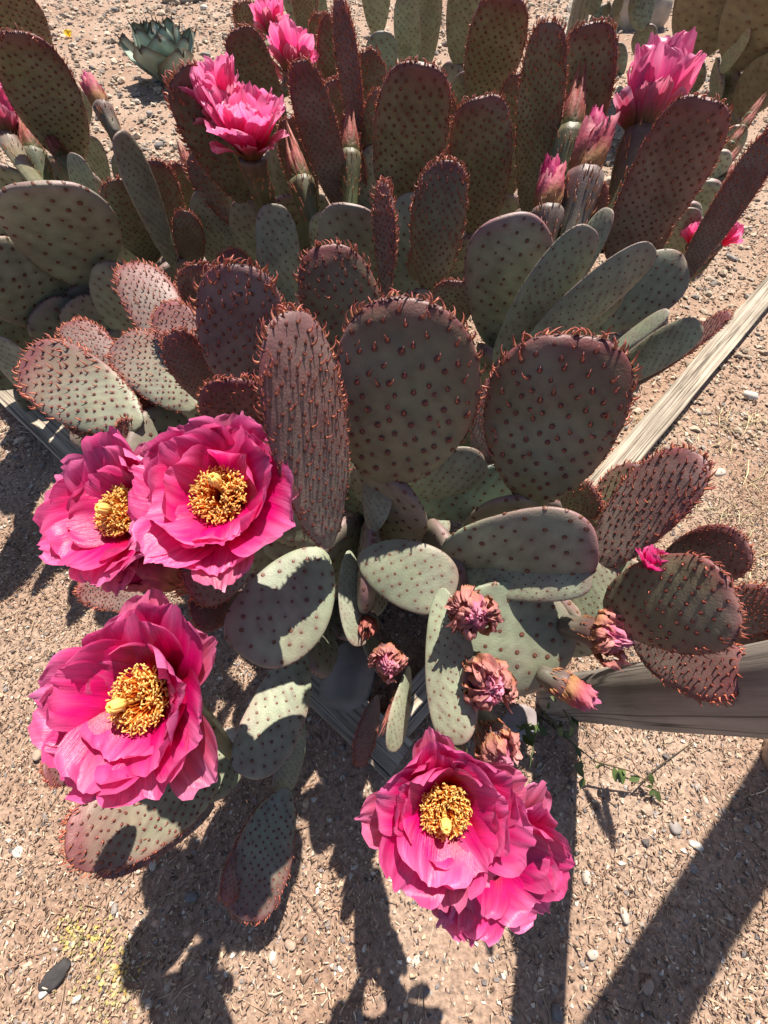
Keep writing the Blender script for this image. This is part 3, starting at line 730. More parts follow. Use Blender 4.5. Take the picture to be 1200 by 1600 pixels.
PB = pads(B, [
 ('60', 148, 445, 62, 282, 148, .92, O(ratio=1.35, sup={}, label='broad smooth grey green pad with sparse dots')),
 ('61', 130, 500, 0, 330, 130, 1.02, O(ratio=1.6)),
 ('62', 122, 500, -40, 400, 118, .98, O(ratio=1.6, sup={})),
 ('63', 190, 525, 190, 412, 86, .98, O(ratio=1.4, sup={})),
 ('64', 200, 560, 110, 470, 80, 1.05, O(ratio=1.5)),
 ('65', 118, 262, 25, 48, 98, 1.08, Y(ratio=2.3, leaf=8, sup=dict(pull=.5), label='tall dark pad leaning away above the furled bloom')),
 ('67', 168, 400, 118, 240, 46, 1.0, O(ratio=3.0, roll=40)),
 ('68', 275, 420, 185, 205, 60, 1.0, O(ratio=3.2, roll=-45, sup={})),
 ('69', 240, 412, 180, 282, 70, 1.05, Y(ratio=1.9, leaf=8, tint=.85)),
 ('70', 280, 400, 242, 250, 52, 1.08, Y(ratio=2.5, leaf=8, sup={})),
 ('71', 305, 360, 278, 255, 52, 1.12, Y(ratio=1.8, leaf=8)),
 ('b1', 300, 430, 290, 330, 44, 1.05, Y(ratio=2.2, leaf=6, tint=.8)),
 ('b2', 340, 420, 325, 295, 56, 1.10, O(ratio=2.0, sup={})),
 ('b3', 395, 420, 385, 310, 60, 1.10, O(ratio=1.8, sup={})),
 ('b4', 30, 330, 30, 270, 90, 1.10, O(ratio=1.2)),
 ('b5', 160, 330, 140, 210, 40, 1.3, O(ratio=2.6, sup={})),
 ('b6', 120, 210, 118, 135, 45, 1.5, O(ratio=1.4, sup={})),
 ('x4', 70, 480, -30, 300, 120, 1.04, O(ratio=1.6)),
 ('x5', 170, 570, 60, 478, 92, 1.06, O(ratio=1.5)),
 ('x6', 60, 545, -80, 480, 100, 1.06, O(ratio=1.6)),
 ('x6b', 215, 330, 190, 240, 40, 1.15, O(ratio=2.2, sup={})),
 ('x15', 372, 425, 358, 325, 50, 1.12, O(ratio=1.8)),
 ('b8', -60, 480, -200, 330, 130, 1.0, O(ratio=1.6, sup={})),
 ('b9', -80, 330, -160, 120, 110, 1.1, Y(ratio=2.0, leaf=8, sup={})),
 ('b10', -160, 480, -300, 350, 120, 1.0, O(ratio=1.6, sup={})),
])
B2 = plant_at(-40, 150, 'dark prickly pear peeking in behind the tall dark pad, mostly hidden by it')
pads(B2, [
 ('66', 70, 120, -8, -30, 90, 1.25, Y(ratio=1.9, leaf=8, sup={})),
])
PC = pads(C, [
 ('7', 622, 345, 660, 100, 110, 1.0, Y(a=.46, b=.29, ratio=2.16667, leaf=10, sup={})),
 ('8', 748, 372, 752, 150, 92, 1.02, Y(a=.46, b=.29, ratio=2.22222, leaf=10, sup={})),
 ('9', 752, 175, 792, -8, 88, 1.18, Y(a=.46, b=.29, ratio=2, leaf=8, sup={})),
 ('84', 590, 330, 598, 140, 54, 1.08, Y(a=.46, b=.29, ratio=2.88889, leaf=8)),
 ('79', 540, 340, 468, 96, 59, 1.0, dict(kind='P', a=.46, b=.29, ratio=3.66667, leaf=9, roll=15, sup={})),
 ('80', 570, 315, 530, 0, 50, 1.05, dict(kind='P', a=.46, b=.29, ratio=4.44444, leaf=9, roll=50, sup={})),
 ('82', 535, 200, 520, 20, 54, 1.2, Y(a=.46, b=.29, ratio=2.66667, leaf=8, sup={})),
 ('82b', 545, 270, 520, 125, 47, 1.12, Y(a=.46, b=.29, ratio=2.44444, leaf=8)),
 ('82c', 600, 240, 570, 80, 54, 1.2, Y(a=.46, b=.29, ratio=2.44444, leaf=8, sup={})),
 ('75', 425, 335, 280, 112, 88, 1.0, Y(a=.46, b=.29, ratio=2.55556, leaf=13, tint=.8, sup={})),
 ('76', 435, 375, 300, 235, 72, 1.06, Y(a=.46, b=.29, ratio=2.11111, leaf=9, tint=.85)),
 ('77', 440, 230, 372, 46, 67, 1.12, Y(a=.46, b=.29, ratio=2.66667, leaf=8, sup={})),
 ('78', 400, 90, 378, 2, 41, 1.4, Y(a=.46, b=.29, ratio=2, leaf=7)),
 ('83a', 597, 150, 596, 50, 52, 1.45, dict(kind='T', leaf=3, ratio=1.77778, sup={})),
 ('83b', 640, 130, 632, -10, 41, 1.5, O(ratio=2.77778, sup={})),
 ('83c', 660, 120, 672, -30, 45, 1.55, O(ratio=2.88889, tint=.9)),
 ('83d', 715, 105, 738, -40, 65, 1.4, O(ratio=2.22222, tint=.8, sup={})),
 ('83e', 590, 60, 580, -60, 45, 1.5, O(ratio=2.22222)),
 ('83f', 480, 60, 470, -50, 41, 1.4, Y(a=.46, b=.29, ratio=2.22222, leaf=6, sup={})),
 ('83g', 510, 110, 498, 20, 36, 1.4, Y(a=.46, b=.29, ratio=2.22222, leaf=6)),
 ('83h', 690, 200, 690, 120, 36, 1.35, O(ratio=1.88889)),
 ('83i', 510, 70, 450, -60, 63, 1.6, O(ratio=2, sup={})),
 ('83j', 720, 230, 735, 110, 54, 1.3, O(ratio=2, tint=.8)),
 ('x7', 488, 335, 452, 185, 52, 1.1, Y(a=.46, b=.29, ratio=2.5, leaf=8)),
 ('x8', 566, 355, 542, 185, 48, 1.1, dict(kind='P', ratio=3.0, roll=50, leaf=8)),
 ('x9', 600, 405, 586, 225, 58, 1.1, O(ratio=2.4, sup={})),
 ('x10', 702, 385, 714, 225, 50, 1.12, Y(ratio=2.6, leaf=8)),
 ('x11', 668, 300, 690, 140, 58, 1.2, Y(ratio=2.3, leaf=8)),
 ('x12', 795, 310, 808, 115, 56, 1.2, Y(ratio=2.8, leaf=8, sup={})),
 ('x14', 458, 335, 440, 205, 48, 1.12, O(ratio=2.2)),
 ('83k', 630, 260, 625, 130, 54, 1.25, O(ratio=2.11111, tint=.9)),
])
PD = pads(D, [
 ('10', 824, 342, 858, 34, 76, 1.0, Y(a=.46, b=.29, ratio=3.22222, roll=32, leaf=10, sup={})),
 ('11', 878, 310, 924, 36, 88, 1.05, Y(a=.46, b=.29, ratio=2.55556, leaf=9, sup={})),
 ('12', 958, 412, 1108, 152, 106, .84, dict(kind='P', a=.46, b=.29, ratio=2.44444, leaf=10)),
 ('15', 772, 570, 925, 355, 76, .76, O(ratio=2.77778, roll=-25, sup={})),
 ('16', 800, 575, 1022, 385, 65, .74, O(ratio=3.33333, roll=-20, sup={})),
 ('17', 850, 500, 952, 325, 50, .84, O(ratio=2.88889, roll=40)),
 ('17b', 870, 430, 850, 345, 45, .90, Y(leaf=3, ratio=1.55556, tint=.9)),
 ('18', 885, 510, 1075, 415, 94, .92, dict(kind='O', leaf=3, ratio=1.77778, far=True, sup={})),
 ('19', 1060, 445, 1222, 195, 50, .86, dict(kind='P', a=.46, b=.29, ratio=4.22222, leaf=9, roll=20)),
 ('20', 940, 605, 1095, 505, 56, .92, O(ratio=2.44444, far=True, sup={})),
 ('20b', 960, 618, 1140, 488, 36, .95, dict(kind='P', a=.46, b=.29, ratio=4, leaf=6, roll=45)),
 ('21', 930, 570, 1045, 485, 31, .88, O(ratio=3.33333, roll=40)),
 ('d1', 905, 400, 935, 285, 45, .92, dict(kind='P', leaf=6, ratio=2.44444)),
 ('d2', 990, 380, 1010, 270, 54, .95, Y(leaf=6, ratio=1.88889)),
 ('x16', 900, 525, 965, 425, 62, .88, O(ratio=1.8)),
 ('x17', 985, 435, 1035, 325, 50, .96, dict(kind='P', ratio=2.2, leaf=7)),
 ('x18', 1032, 425, 1080, 325, 48, 1.02, O(ratio=2.1)),
 ('x19', 835, 475, 885, 395, 60, .86, O(ratio=1.6)),
 ('d3', 1000, 470, 1050, 405, 54, .98, O(ratio=1.55556)),
])

# ---------------------------------------------------------------- flowers
def tip(p, u=1.0): return p.P0 + (p.P1 - p.P0) * u
flower(A, 345, 775, .42, 106, (-.05, .26, 1), 11, label='wide open magenta flower with red and yellow stamens, right of its twin', pist=(.05, .25), bend=tip(PA['f96'], .6))
flower(A, 190, 800, .46, 96, (-.35, .18, 1), 12, label='magenta flower tucked half under its twin, its yellow stamens showing', bend=tip(PA['f96'], .9))
flower(A, 224, 1090, .38, 114, (-.12, .20, 1), 23, label='largest magenta bloom hanging above the pale low pad', pist=(-.25, -.05), bend=tip(PA['f94'], .2))
flower(A, 695, 1262, .39, 94, (.0, .10, 1), 34, label='magenta flower with a golden ring of stamens beside the withered blooms', pist=(-.05, -.12), bend=tip(PA['a28'], .98))
flower(A, 778, 1338, .46, 90, (.30, -.15, 1), 45, stam=False, label='magenta flower behind the golden-ringed one, its petals in pale pleats', bend=tip(PA['a28'], .98))
CUPO = [(6, 1.0, .66, 14, 34), (7, 1.15, .72, 20, 48), (8, 1.2, .70, 28, 62), (7, .85, .46, 38, 84)]
CUPW = [(6, .95, .62, 12, 30), (7, 1.12, .66, 18, 42), (8, 1.15, .62, 26, 56), (7, .75, .42, 35, 80)]
flower(C, 386, 205, .74, 70, (.05, .50, .85), 51, whorls=CUPO, cols=PINK2, label='pale pink cup bloom of a pair, stamens just showing', cup=.5, bend=tip(PC['76'], .1))
flower(C, 345, 168, .77, 60, (-.40, .60, .70), 52, whorls=CUPO, cols=PINK2, label='pale pink cup bloom behind its twin', stam=False, bend=tip(PC['75'], .4))
flower(C, 456, 88, 1.0, 46, (.05, .98, .3), 53, whorls=CUPW, cols=PINK2, label='pink bloom seen from the side behind a narrow pad', stam=False, cup=.6, bend=tip(PC['77'], .5))
flower(C, 424, 44, 1.12, 34, (-.1, .98, .3), 54, whorls=CUPW, cols=PINK2, stam=False, bend=tip(PC['77'], .9))
CUPS = [(7, 1.15, .72, 6, 16), (8, 1.25, .78, 12, 24), (9, 1.12, .74, 20, 30), (8, .66, .46, 28, 50)]
flower(D, 1020, 150, .78, 84, (.22, .95, .25), 55, whorls=CUPS, cols=PINK2, label='bright pink cup shaped flower seen from its side', stam=False, cup=.65, ov=2.0)
flower(B, 5, 195, .98, 50, (-.2, .95, .3), 56, whorls=CUPS, cols=PINK2, stam=False, ov=1.2, bend=tip(PB['60'], .9))
SM = [(5, 1.1, .8, 15, 40), (6, 1.0, .7, 25, 60)]
flower(A, 1022, 890, .49, 44, (.35, .8, .4), 57, whorls=SM, cols=PINK, stam=False, label='crumpled pink flower peeping from behind the brown pad')
flower(D, 1084, 372, .9, 26, (.1, .95, .2), 58, whorls=SM, cols=PINK2, stam=False, ov=1.0)
flower(D, 1132, 375, .88, 26, (.65, .55, .4), 59, whorls=SM, cols=PINK2, stam=False, ov=3.0)
# withered, furled and budding
spent(A, 252, 888, .46, 46, (-.85, .12, .45), 'closed', 61, 'crimson furled flower below the twin blooms', ov=1.0, length=.62)
spent(B, 150, 148, .92, 17, (-.42, .9, .2), 'closed', 62, 'furled pink flower at the end of the thin pad', ov=2.6, length=1.0, colset=((.4, .02, .08), (.62, .03, .2), (.7, .2, .36)))
spent(B, 165, 172, .95, 15, (-.3, .95, .2), 'closed', 63, None, ov=2.6, length=.8)
spent(D, 858, 300, .78, 25, (.05, .98, .2), 'closed', 64, 'small furled flower on a blunt purple fruit', ov=3.4, fat=.95)
spent(D, 922, 238, .78, 31, (.18, .97, .2), 'closed', 65, 'tall furled flower with a frilled tip', ov=4.6, length=1.0, fat=.9)
spent(A, 742, 958, .46, 40, (.15, .1, 1), 'dry', 66, 'withered flower with violet folds over golden petals')
spent(A, 766, 1072, .44, 42, (.15, -.1, 1), 'dry', 67, 'withered rosette, crisp and salmon coloured')
spent(A, 782, 1176, .46, 34, (.3, -.45, .8), 'dry', 68, 'withered pink flower touching the golden-ringed bloom')
spent(A, 606, 1036, .58, 28, (0, -.2, 1), 'dry', 69, 'withered flower with an orange collar')
spent(A, 573, 981, .60, 24, (0, -.15, 1), 'bud', 70, 'brown ribbed bud above the grey boulder', ov=1.2, length=.45)
spent(A, 617, 1108, .60, 18, (-.55, -.75, .4), 'bud', 71, 'papery tan bud', ov=1.0, length=1.0)
spent(A, 958, 996, .52, 38, (.62, -.02, .75), 'dry', 72, 'withered terracotta flower on a thick stalk', ov=1.8, fat=.62, pal=((.115, .10, .075), (.13, .06, .058)))
spent(A, 900, 1082, .53, 30, (.80, -.35, .5), 'closed', 73, 'withered violet tipped flower over the log post', ov=1.5, length=.55, fat=.72, colset=((.5, .2, .15), (.50, .07, .20), (.62, .22, .38)), pal=((.115, .10, .075), (.13, .06, .058)))
spent(D, 896, 172, .80, 26, (.12, .97, .25), 'bud', 74, 'pointed striped bud on a long green tube', ov=5.0)
spent(C, 547, 215, .88, 20, (.02, .97, .25), 'bud', 75, 'striped bud between two narrow pads', ov=5.0)
spent(C, 463, 255, .90, 23, (-.25, .95, .25), 'bud', 76, 'dark red bud on a slanting green tube', ov=4.2)
spent(B, 90, 233, .98, 18, (-.5, .85, .2), 'bud', 77, 'small tan tipped bud', ov=4.0)
spent(B, 46, 215, 1.0, 20, (-.2, .95, .2), 'bud', 78, 'bud beside the half hidden pink bloom', ov=3.5)
spent(C, 292, 250, 1.0, 14, (-.4, .9, .2), 'bud', 79, None, ov=2.0)
spent(D, 1110, 395, .92, 14, (.6, .7, .3), 'bud', 80, None, ov=3.0)
# ---------------------------------------------------------------- gravel, straw, stones
def ico():
    p = (1 + 5**.5) / 2
    V = np.array([(-1, p, 0), (1, p, 0), (-1, -p, 0), (1, -p, 0), (0, -1, p), (0, 1, p), (0, -1, -p), (0, 1, -p), (p, 0, -1), (p, 0, 1), (-p, 0, -1), (-p, 0, 1)], float)
    V /= np.linalg.norm(V[0])
    F = np.array([(0, 11, 5), (0, 5, 1), (0, 1, 7), (0, 7, 10), (0, 10, 11), (1, 5, 9), (5, 11, 4), (11, 10, 2), (10, 7, 6), (7, 1, 8), (3, 9, 4), (3, 4, 2), (3, 2, 6), (3, 6, 8), (3, 8, 9), (4, 9, 5), (2, 4, 11), (6, 2, 10), (8, 6, 7), (9, 8, 1)])
    return V, F
IV, IF = ico(); _ICO = (IV, IF)
OV = np.array([(1, 0, 0), (-.5, .87, 0), (-.5, -.87, 0), (.5, .5, .8), (-.75, .1, .75), (.3, -.6, .85)], float); OF = np.array([(0, 1, 3), (1, 4, 3), (1, 2, 4), (2, 5, 4), (2, 0, 5), (0, 3, 5), (3, 4, 5)])
def scatter_xy(n, x0, x1, y0, y1, r): return r.uniform(x0, x1, n), r.uniform(y0, y1, n)
def pebbles(name, n, box, smin, smax, r, cols, power=2.2, flat=.55, low=True):
    IV, IF = (OV, OF) if low else globals()['_ICO']
    m = len(IV)
    x, y = scatter_xy(n, *box, r)
    s = smin + (smax - smin) * r.uniform(size=n)**power
    V = np.repeat(IV[None], n, 0) * (1 + .28 * r.normal(size=(n, m, 1)).clip(-1, 1))
    V = V * np.stack([r.uniform(.7, 1.25, n), r.uniform(.6, 1.0, n), flat * r.uniform(.6, 1.3, n)], -1)[:, None, :]
    an = r.uniform(0, 6.28, n); ca, sa = np.cos(an)[:, None], np.sin(an)[:, None]
    V = np.stack([V[..., 0] * ca - V[..., 1] * sa, V[..., 0] * sa + V[..., 1] * ca, V[..., 2]], -1)
    V = V * s[:, None, None] * .5
    V[..., 0] += x[:, None]; V[..., 1] += y[:, None]; V[..., 2] += (ground_h(x, y) + s * .10)[:, None]
    F = (IF[None] + (np.arange(n) * m)[:, None, None]).reshape(-1, 3)
    ci = np.array(cols)[r.choice(len(cols), n, p=None)] * r.uniform(.75, 1.25, (n, 1))
    return V.reshape(-1, 3), F, np.repeat(ci, m, 0)
r3 = np.random.default_rng(31)
GC = [(.42, .33, .25), (.50, .42, .33), (.36, .25, .19), (.30, .25, .22), (.24, .21, .20), (.58, .52, .45), (.45, .30, .22), (.12, .105, .10), (.50, .37, .26)]
GC2 = [(.42, .33, .25), (.36, .28, .21), (.48, .39, .30), (.30, .23, .18), (.40, .31, .24), (.24, .21, .19)]
def join(parts):
    V = []; F = []; C = []; o = 0
    for v, f, c in parts: V.append(v); F.append(f + o); C.append(c); o += len(v)
    return np.concatenate(V), np.concatenate(F), np.concatenate(C)
v, f, c = join([pebbles('g', 26000, (-1.15, 1.25, -.62, .75), .0025, .010, r3, GC),
                pebbles('g', 12000, (-2.2, 2.3, -1.5, .75), .003, .011, r3, GC),
                pebbles('g', 1500, (-1.15, 1.25, -.62, .75), .008, .017, r3, GC, low=False),
                pebbles('g', 26000, (-2.2, 2.4, .6, 2.4), .005, .020, r3, GC2),
                pebbles('g', 2500, (-2.2, 2.4, .6, 2.4), .016, .034, r3, GC2, low=False),
                pebbles('g', 22000, (-3.6, 3.6, 2.0, 4.8), .009, .036, r3, GC2),
                pebbles('g', 1500, (-3.6, 3.6, 2.0, 4.8), .03, .06, r3, GC2, low=False)])
link('gravel', mesh_np('gravel', v, None, f, c, smooth=False), M_GRV, kind='stuff', label='loose tan and grey gravel strewn over the soil', category='gravel')

def straw(n, box, lmin, lmax, wid, r, cols):
    x, y = scatter_xy(n, *box, r)
    dn = snoise(np.stack([x, y, 0 * x], -1), 7.0, 5) + .6 * snoise(np.stack([x, y, 0 * x], -1), 23.0, 7) + r.normal(0, .5, n) + (y < .1) * (x < 0) * .5
    kp = dn > -.45; x, y = x[kp], y[kp]; n = len(x); L = lmin + (lmax - lmin) * r.uniform(size=n)**2.5; an = r.uniform(0, 6.28, n)
    z = ground_h(x, y) + .001 + r.uniform(0, .007, n)
    cur = r.normal(0, .25, n); w = wid * r.uniform(.6, 1.4, n)
    pts = []
    for k, t in enumerate((-.5, 0, .5)):
        a2 = an + cur * t * 2
        cx = x + np.cos(an) * L * t - np.sin(an) * L * cur * (t * t); cy = y + np.sin(an) * L * t + np.cos(an) * L * cur * (t * t)
        cz = z + r.normal(0, .002, n)
        ww = w * (1 if k == 1 else .6)
        nx, ny = -np.sin(a2) * ww, np.cos(a2) * ww
        pts += [np.stack([cx + nx, cy + ny, cz], -1), np.stack([cx, cy, cz + ww * .9], -1), np.stack([cx - nx, cy - ny, cz], -1)]
    V = np.stack(pts, 1)
    F = []
    for k in (0, 1):
        for j in (0, 1):
            a_ = k * 3 + j; F += [(a_, a_ + 1, a_ + 4), (a_, a_ + 4, a_ + 3)]
    F = (np.array(F)[None] + (np.arange(n) * 9)[:, None, None]).reshape(-1, 3)
    ci = np.array(cols)[r.integers(0, len(cols), n)] * r.uniform(.7, 1.2, (n, 1))
    return V.reshape(-1, 3), F, np.repeat(ci, 9, 0)
SC = [(.44, .31, .21), (.58, .46, .34), (.36, .24, .165), (.26, .155, .105), (.40, .27, .19), (.11, .07, .05), (.33, .21, .15), (.38, .25, .175), (.30, .19, .135)]
v, f, c = join([straw(72000, (-1.05, 1.15, -.60, .62), .003, .011, .0010, r3, SC),
                straw(26000, (-2.1, 2.2, -1.4, .75), .005, .013, .0013, r3, SC),
                straw(2600, (-1.15, 1.25, -.62, .70), .02, .07, .0007, r3, SC),
                straw(16000, (-1.6, 2.0, .6, 1.8), .008, .022, .0022, r3, SC),
                straw(900, (.55, 1.3, .1, .75), .03, .09, .0009, r3, [(.62, .54, .33), (.56, .46, .27)])])
link('straw_litter', mesh_np('straw_litter', v, None, f, c, smooth=False), M_STR, kind='stuff', label='dry straw and bark litter scattered on the soil', category='litter')

def rock(name, px, py, wpx, label, colr, flat=.6, elong=1.2, rot=0.0, sink=.25, z=0.0, cat='stone', group=None, n=16, rough=.10, asp=None):
    g = G(px, py, z); dist = (g - CP) @ CF; s = wpx * dist / FPX / 2
    ph = np.linspace(0, math.pi, n); th = np.arange(2 * n) / (2 * n) * 2 * math.pi
    PHI, TH = np.meshgrid(ph, th, indexing='ij')
    D_ = np.stack([np.sin(PHI) * np.cos(TH), np.sin(PHI) * np.sin(TH), np.cos(PHI)], -1).reshape(-1, 3)
    k = int((px * 13 + py * 7) % 9)
    Rr = 1 + rough * snoise(D_, 2.2, k) + rough * .5 * snoise(D_, 5.0, k + 3)
    D2 = np.sign(D_) * np.abs(D_)**.85
    V = D2 * Rr[:, None] * np.array([s * elong, s / elong, s * flat])
    c, s_ = math.cos(rot), math.sin(rot); V = np.stack([V[:, 0] * c - V[:, 1] * s_, V[:, 0] * s_ + V[:, 1] * c, V[:, 2]], -1)
    V[:, 2] += s * flat * (1 - 2 * sink)
    cc = np.array(colr) * (1 + .2 * snoise(D_, 4.0, k + 1))[:, None]
    q = gridq(n, 2 * n, wrap=True)[:, ::-1]
    o = link(name, mesh_np(name, V, q, None, cc), M_STONE); o.location = (g[0], g[1], z)
    o['label'] = label; o['category'] = cat
    if group: o['group'] = group
    return o
rock('boulder', 548, 1062, 92, 'smooth dark grey boulder inside the bed corner below the ribbed bud', (.23, .20, .18), .8, 1.15, 1.3)
rock('stone', 812, 1128, 52, 'flat mauve stone by the foot of the log post', (.30, .25, .25), .35, 1.1, .3)
rock('stone', 90, 1522, 34, 'angular black stone lying among pale straw', (.055, .05, .05), .5, 1.35, .7, rough=.16)
rock('stone', 72, 1547, 15, 'small white chip next to the black stone', (.62, .60, .56), .6, 1.3, .8)
rock('stone', 1212, 1190, 52, 'rounded tan stone in the shade of the rail', (.42, .30, .23), .8, 1.25, 1.5)
rock('stone', 288, 2, 46, 'pale flat stone beyond the blue agave', (.46, .38, .30), .45, 1.5, .1)
rock('stone', 1098, 76, 22, 'tan lump near the broad tan pads', (.42, .34, .26), .6, 1.2, .5)
rock('stone', 400, 1098, 20, 'small round tan stone beside the shaded hanging pad', (.38, .30, .25), .7)
rock('stone', 362, 1148, 26, 'round pale knob of stone against the largest bloom', (.42, .36, .30), .8)
SP = [(235, 180), (215, 160), (320, 15), (180, 20), (250, 230), (300, 200), (1080, 415), (1140, 405), (975, 1430), (1052, 1292), (915, 1370), (1100, 1250), (925, 1490), (870, 1580), (1010, 1265), (120, 1270), (60, 1180), (240, 1350), (180, 1420), (300, 1400), (120, 1560), (430, 1500), (455, 1475), (1085, 1320), (1145, 700), (1170, 620), (1120, 740), (30, 1330), (650, 1500), (1010, 1540)]
for k, (x_, y_) in enumerate(SP):
    rr_ = random.uniform(11, 19) * (.75 if y_ < 500 else 1)
    rock('pebble', x_, y_, rr_, 'larger pebble lying loose among the gravel', random.choice([(.5, .43, .36), (.30, .26, .24), (.58, .53, .47), (.40, .29, .22), (.2, .18, .17)]), .6, random.uniform(1.05, 1.4), random.uniform(0, 3), n=8, rough=.14, cat='pebble', group='larger pebbles in the gravel')

# ---------------------------------------------------------------- agave
def agave(px, py, wpx, label):
    g = G(px, py); dist = (g - CP) @ CF; R = wpx * dist / FPX / 2
    root = thing('agave', (g[0], g[1], 0), label, 'agave')
    r = np.random.default_rng(5); n = 20
    for k in range(n):
        az = k * 2.39996; f_ = k / (n - 1)                       # inner -> outer
        tilt = math.radians(5 + 54 * f_**.9); L = R * (1.02 + .16 * f_) * r.uniform(.93, 1.07); w = R * (.40 + .12 * f_)
        nu, nv = 14, 7; t = np.linspace(0, 1, nu); v = np.linspace(-1, 1, nv); T_, V_ = np.meshgrid(t, v, indexing='ij')
        hw = w * np.clip(.78 + .7 * T_ - .3 * T_**2, 0, 1.0) * np.clip((1 - T_) * 2.6, 0.02, 1)**.75
        hw = hw * (1 + .05 * np.abs(V_)**8 * np.sin(T_ * 60))
        al = tilt + .10 * T_ * tilt - .25 * T_**3 * tilt
        rad = R * (.05 + .16 * f_) + np.cumsum(np.sin(al), 0) * L / nu; z = np.cumsum(np.cos(al), 0) * L / nu
        up = .30 * w * V_**2
        X = rad - up * np.cos(al) ; Z = z + up * np.sin(al); S_ = hw * V_
        front = np.stack([X * math.cos(az) - S_ * math.sin(az), X * math.sin(az) + S_ * math.cos(az), Z], -1)
        th_ = .10 * w * (1 - V_**2) * (1 - T_ * .8) + .004 * w
        back = front - np.stack([-np.cos(al) * math.cos(az), -np.cos(al) * math.sin(az), np.sin(al)], -1) * th_[..., None]
        V = np.concatenate([front.reshape(-1, 3), back.reshape(-1, 3)]); q = np.concatenate([gridq(nu, nv), gridq(nu, nv)[:, ::-1] + nu * nv])
        c = mixc((.30, .375, .31), (.23, .30, .255), V_**2 * .8); c = np.where((T_ > .955)[..., None], np.array((.06, .035, .025)), c); c = np.where((np.abs(V_) > .95)[..., None], np.array((.12, .09, .06)), c)
        if k > n - 2: c = c * .6 + np.array((.20, .16, .09)) * .4
        cc = np.concatenate([c.reshape(-1, 3)] * 2) * r.uniform(.9, 1.1)
        lf = link('leaf', mesh_np('leaf', V, q, None, cc), M_AGV, root)
        tipv = front[-1, nv // 2]; dr = unit(front[-1, nv // 2] - front[-3, nv // 2])
        tv, tq, tf = tube([tipv - dr * .1 * w, tipv + dr * .12 * w, tipv + dr * .38 * w], np.array([.05, .03, .004]) * w, 5)
        link('spine', mesh_np('spine', tv, tq, tf, np.tile((.05, .03, .025), (len(tv), 1))), M_AGV, lf)
    return root
agave(268, 128, 112, 'blue grey agave rosette with dark tip spines on the sunlit gravel')

# ---------------------------------------------------------------- background cacti
E = plant_at(1150, 150, 'tan corky prickly pear with huge dusty pads, in the shade beyond the cup bloom', 'background cacti')
pads(E, [
 ('e1', 1085, 90, 1150, -60, 110, 2.0, dict(kind='N', ratio=1.7, leaf=3, sup={})),
 ('e2', 1150, 110, 1250, -60, 130, 1.9, dict(kind='N', ratio=1.6, leaf=3, sup={})),
 ('e3', 1065, 70, 1100, -60, 60, 2.1, dict(kind='N', ratio=2.6, leaf=3, sup={})),
 ('e4', 1125, 115, 1172, 40, 30, 1.9, dict(kind='O', ratio=2.9, leaf=3, roll=30, sup={})),
 ('e6', 1000, -20, 1060, -160, 150, 2.6, dict(kind='N', ratio=1.6, leaf=3, sup={})),  # out of view, added to cast shade on the ground behind the bed
 ('e7', 920, -40, 930, -180, 140, 2.8, dict(kind='N', ratio=1.6, leaf=3, sup={})),  # out of view as well, added for the same shade
 ('e5', 1150, 180, 1230, 90, 70, 2.0, dict(kind='N', ratio=1.6, leaf=3, sup={}, tint=.8)),
])
F_ = plant_at(1080, 360, 'low knobbly prickly pear of small pale pads and tight rosy buds', 'background cacti')
pads(F_, [
 ('k1', 1055, 380, 1075, 315, 46, 1.3, dict(kind='O', leaf=3, ratio=1.4, thick=.35, tint=1.15, sup={})),
 ('k2', 1080, 345, 1105, 280, 50, 1.35, dict(kind='O', leaf=3, ratio=1.3, thick=.35, tint=1.2, sup={})),
 ('k3', 1100, 310, 1125, 235, 44, 1.4, dict(kind='O', leaf=3, ratio=1.5, thick=.35, tint=1.25, sup={})),
 ('k4', 1120, 270, 1155, 195, 34, 1.45, dict(kind='O', leaf=3, ratio=1.7, thick=.35, tint=1.2, sup={})),
 ('k5', 1060, 350, 1050, 315, 30, 1.4, dict(kind='N', leaf=3, ratio=1.3, thick=.4, sup={})),
])
for k, (x_, y_) in enumerate([(1150, 215), (1140, 250), (1135, 272), (1168, 190), (1180, 170), (1128, 290)]):
    spent(F_, x_, y_, 1.32, 9, (.5, .8, .3), 'bud', 200 + k, None, ov=1.8)
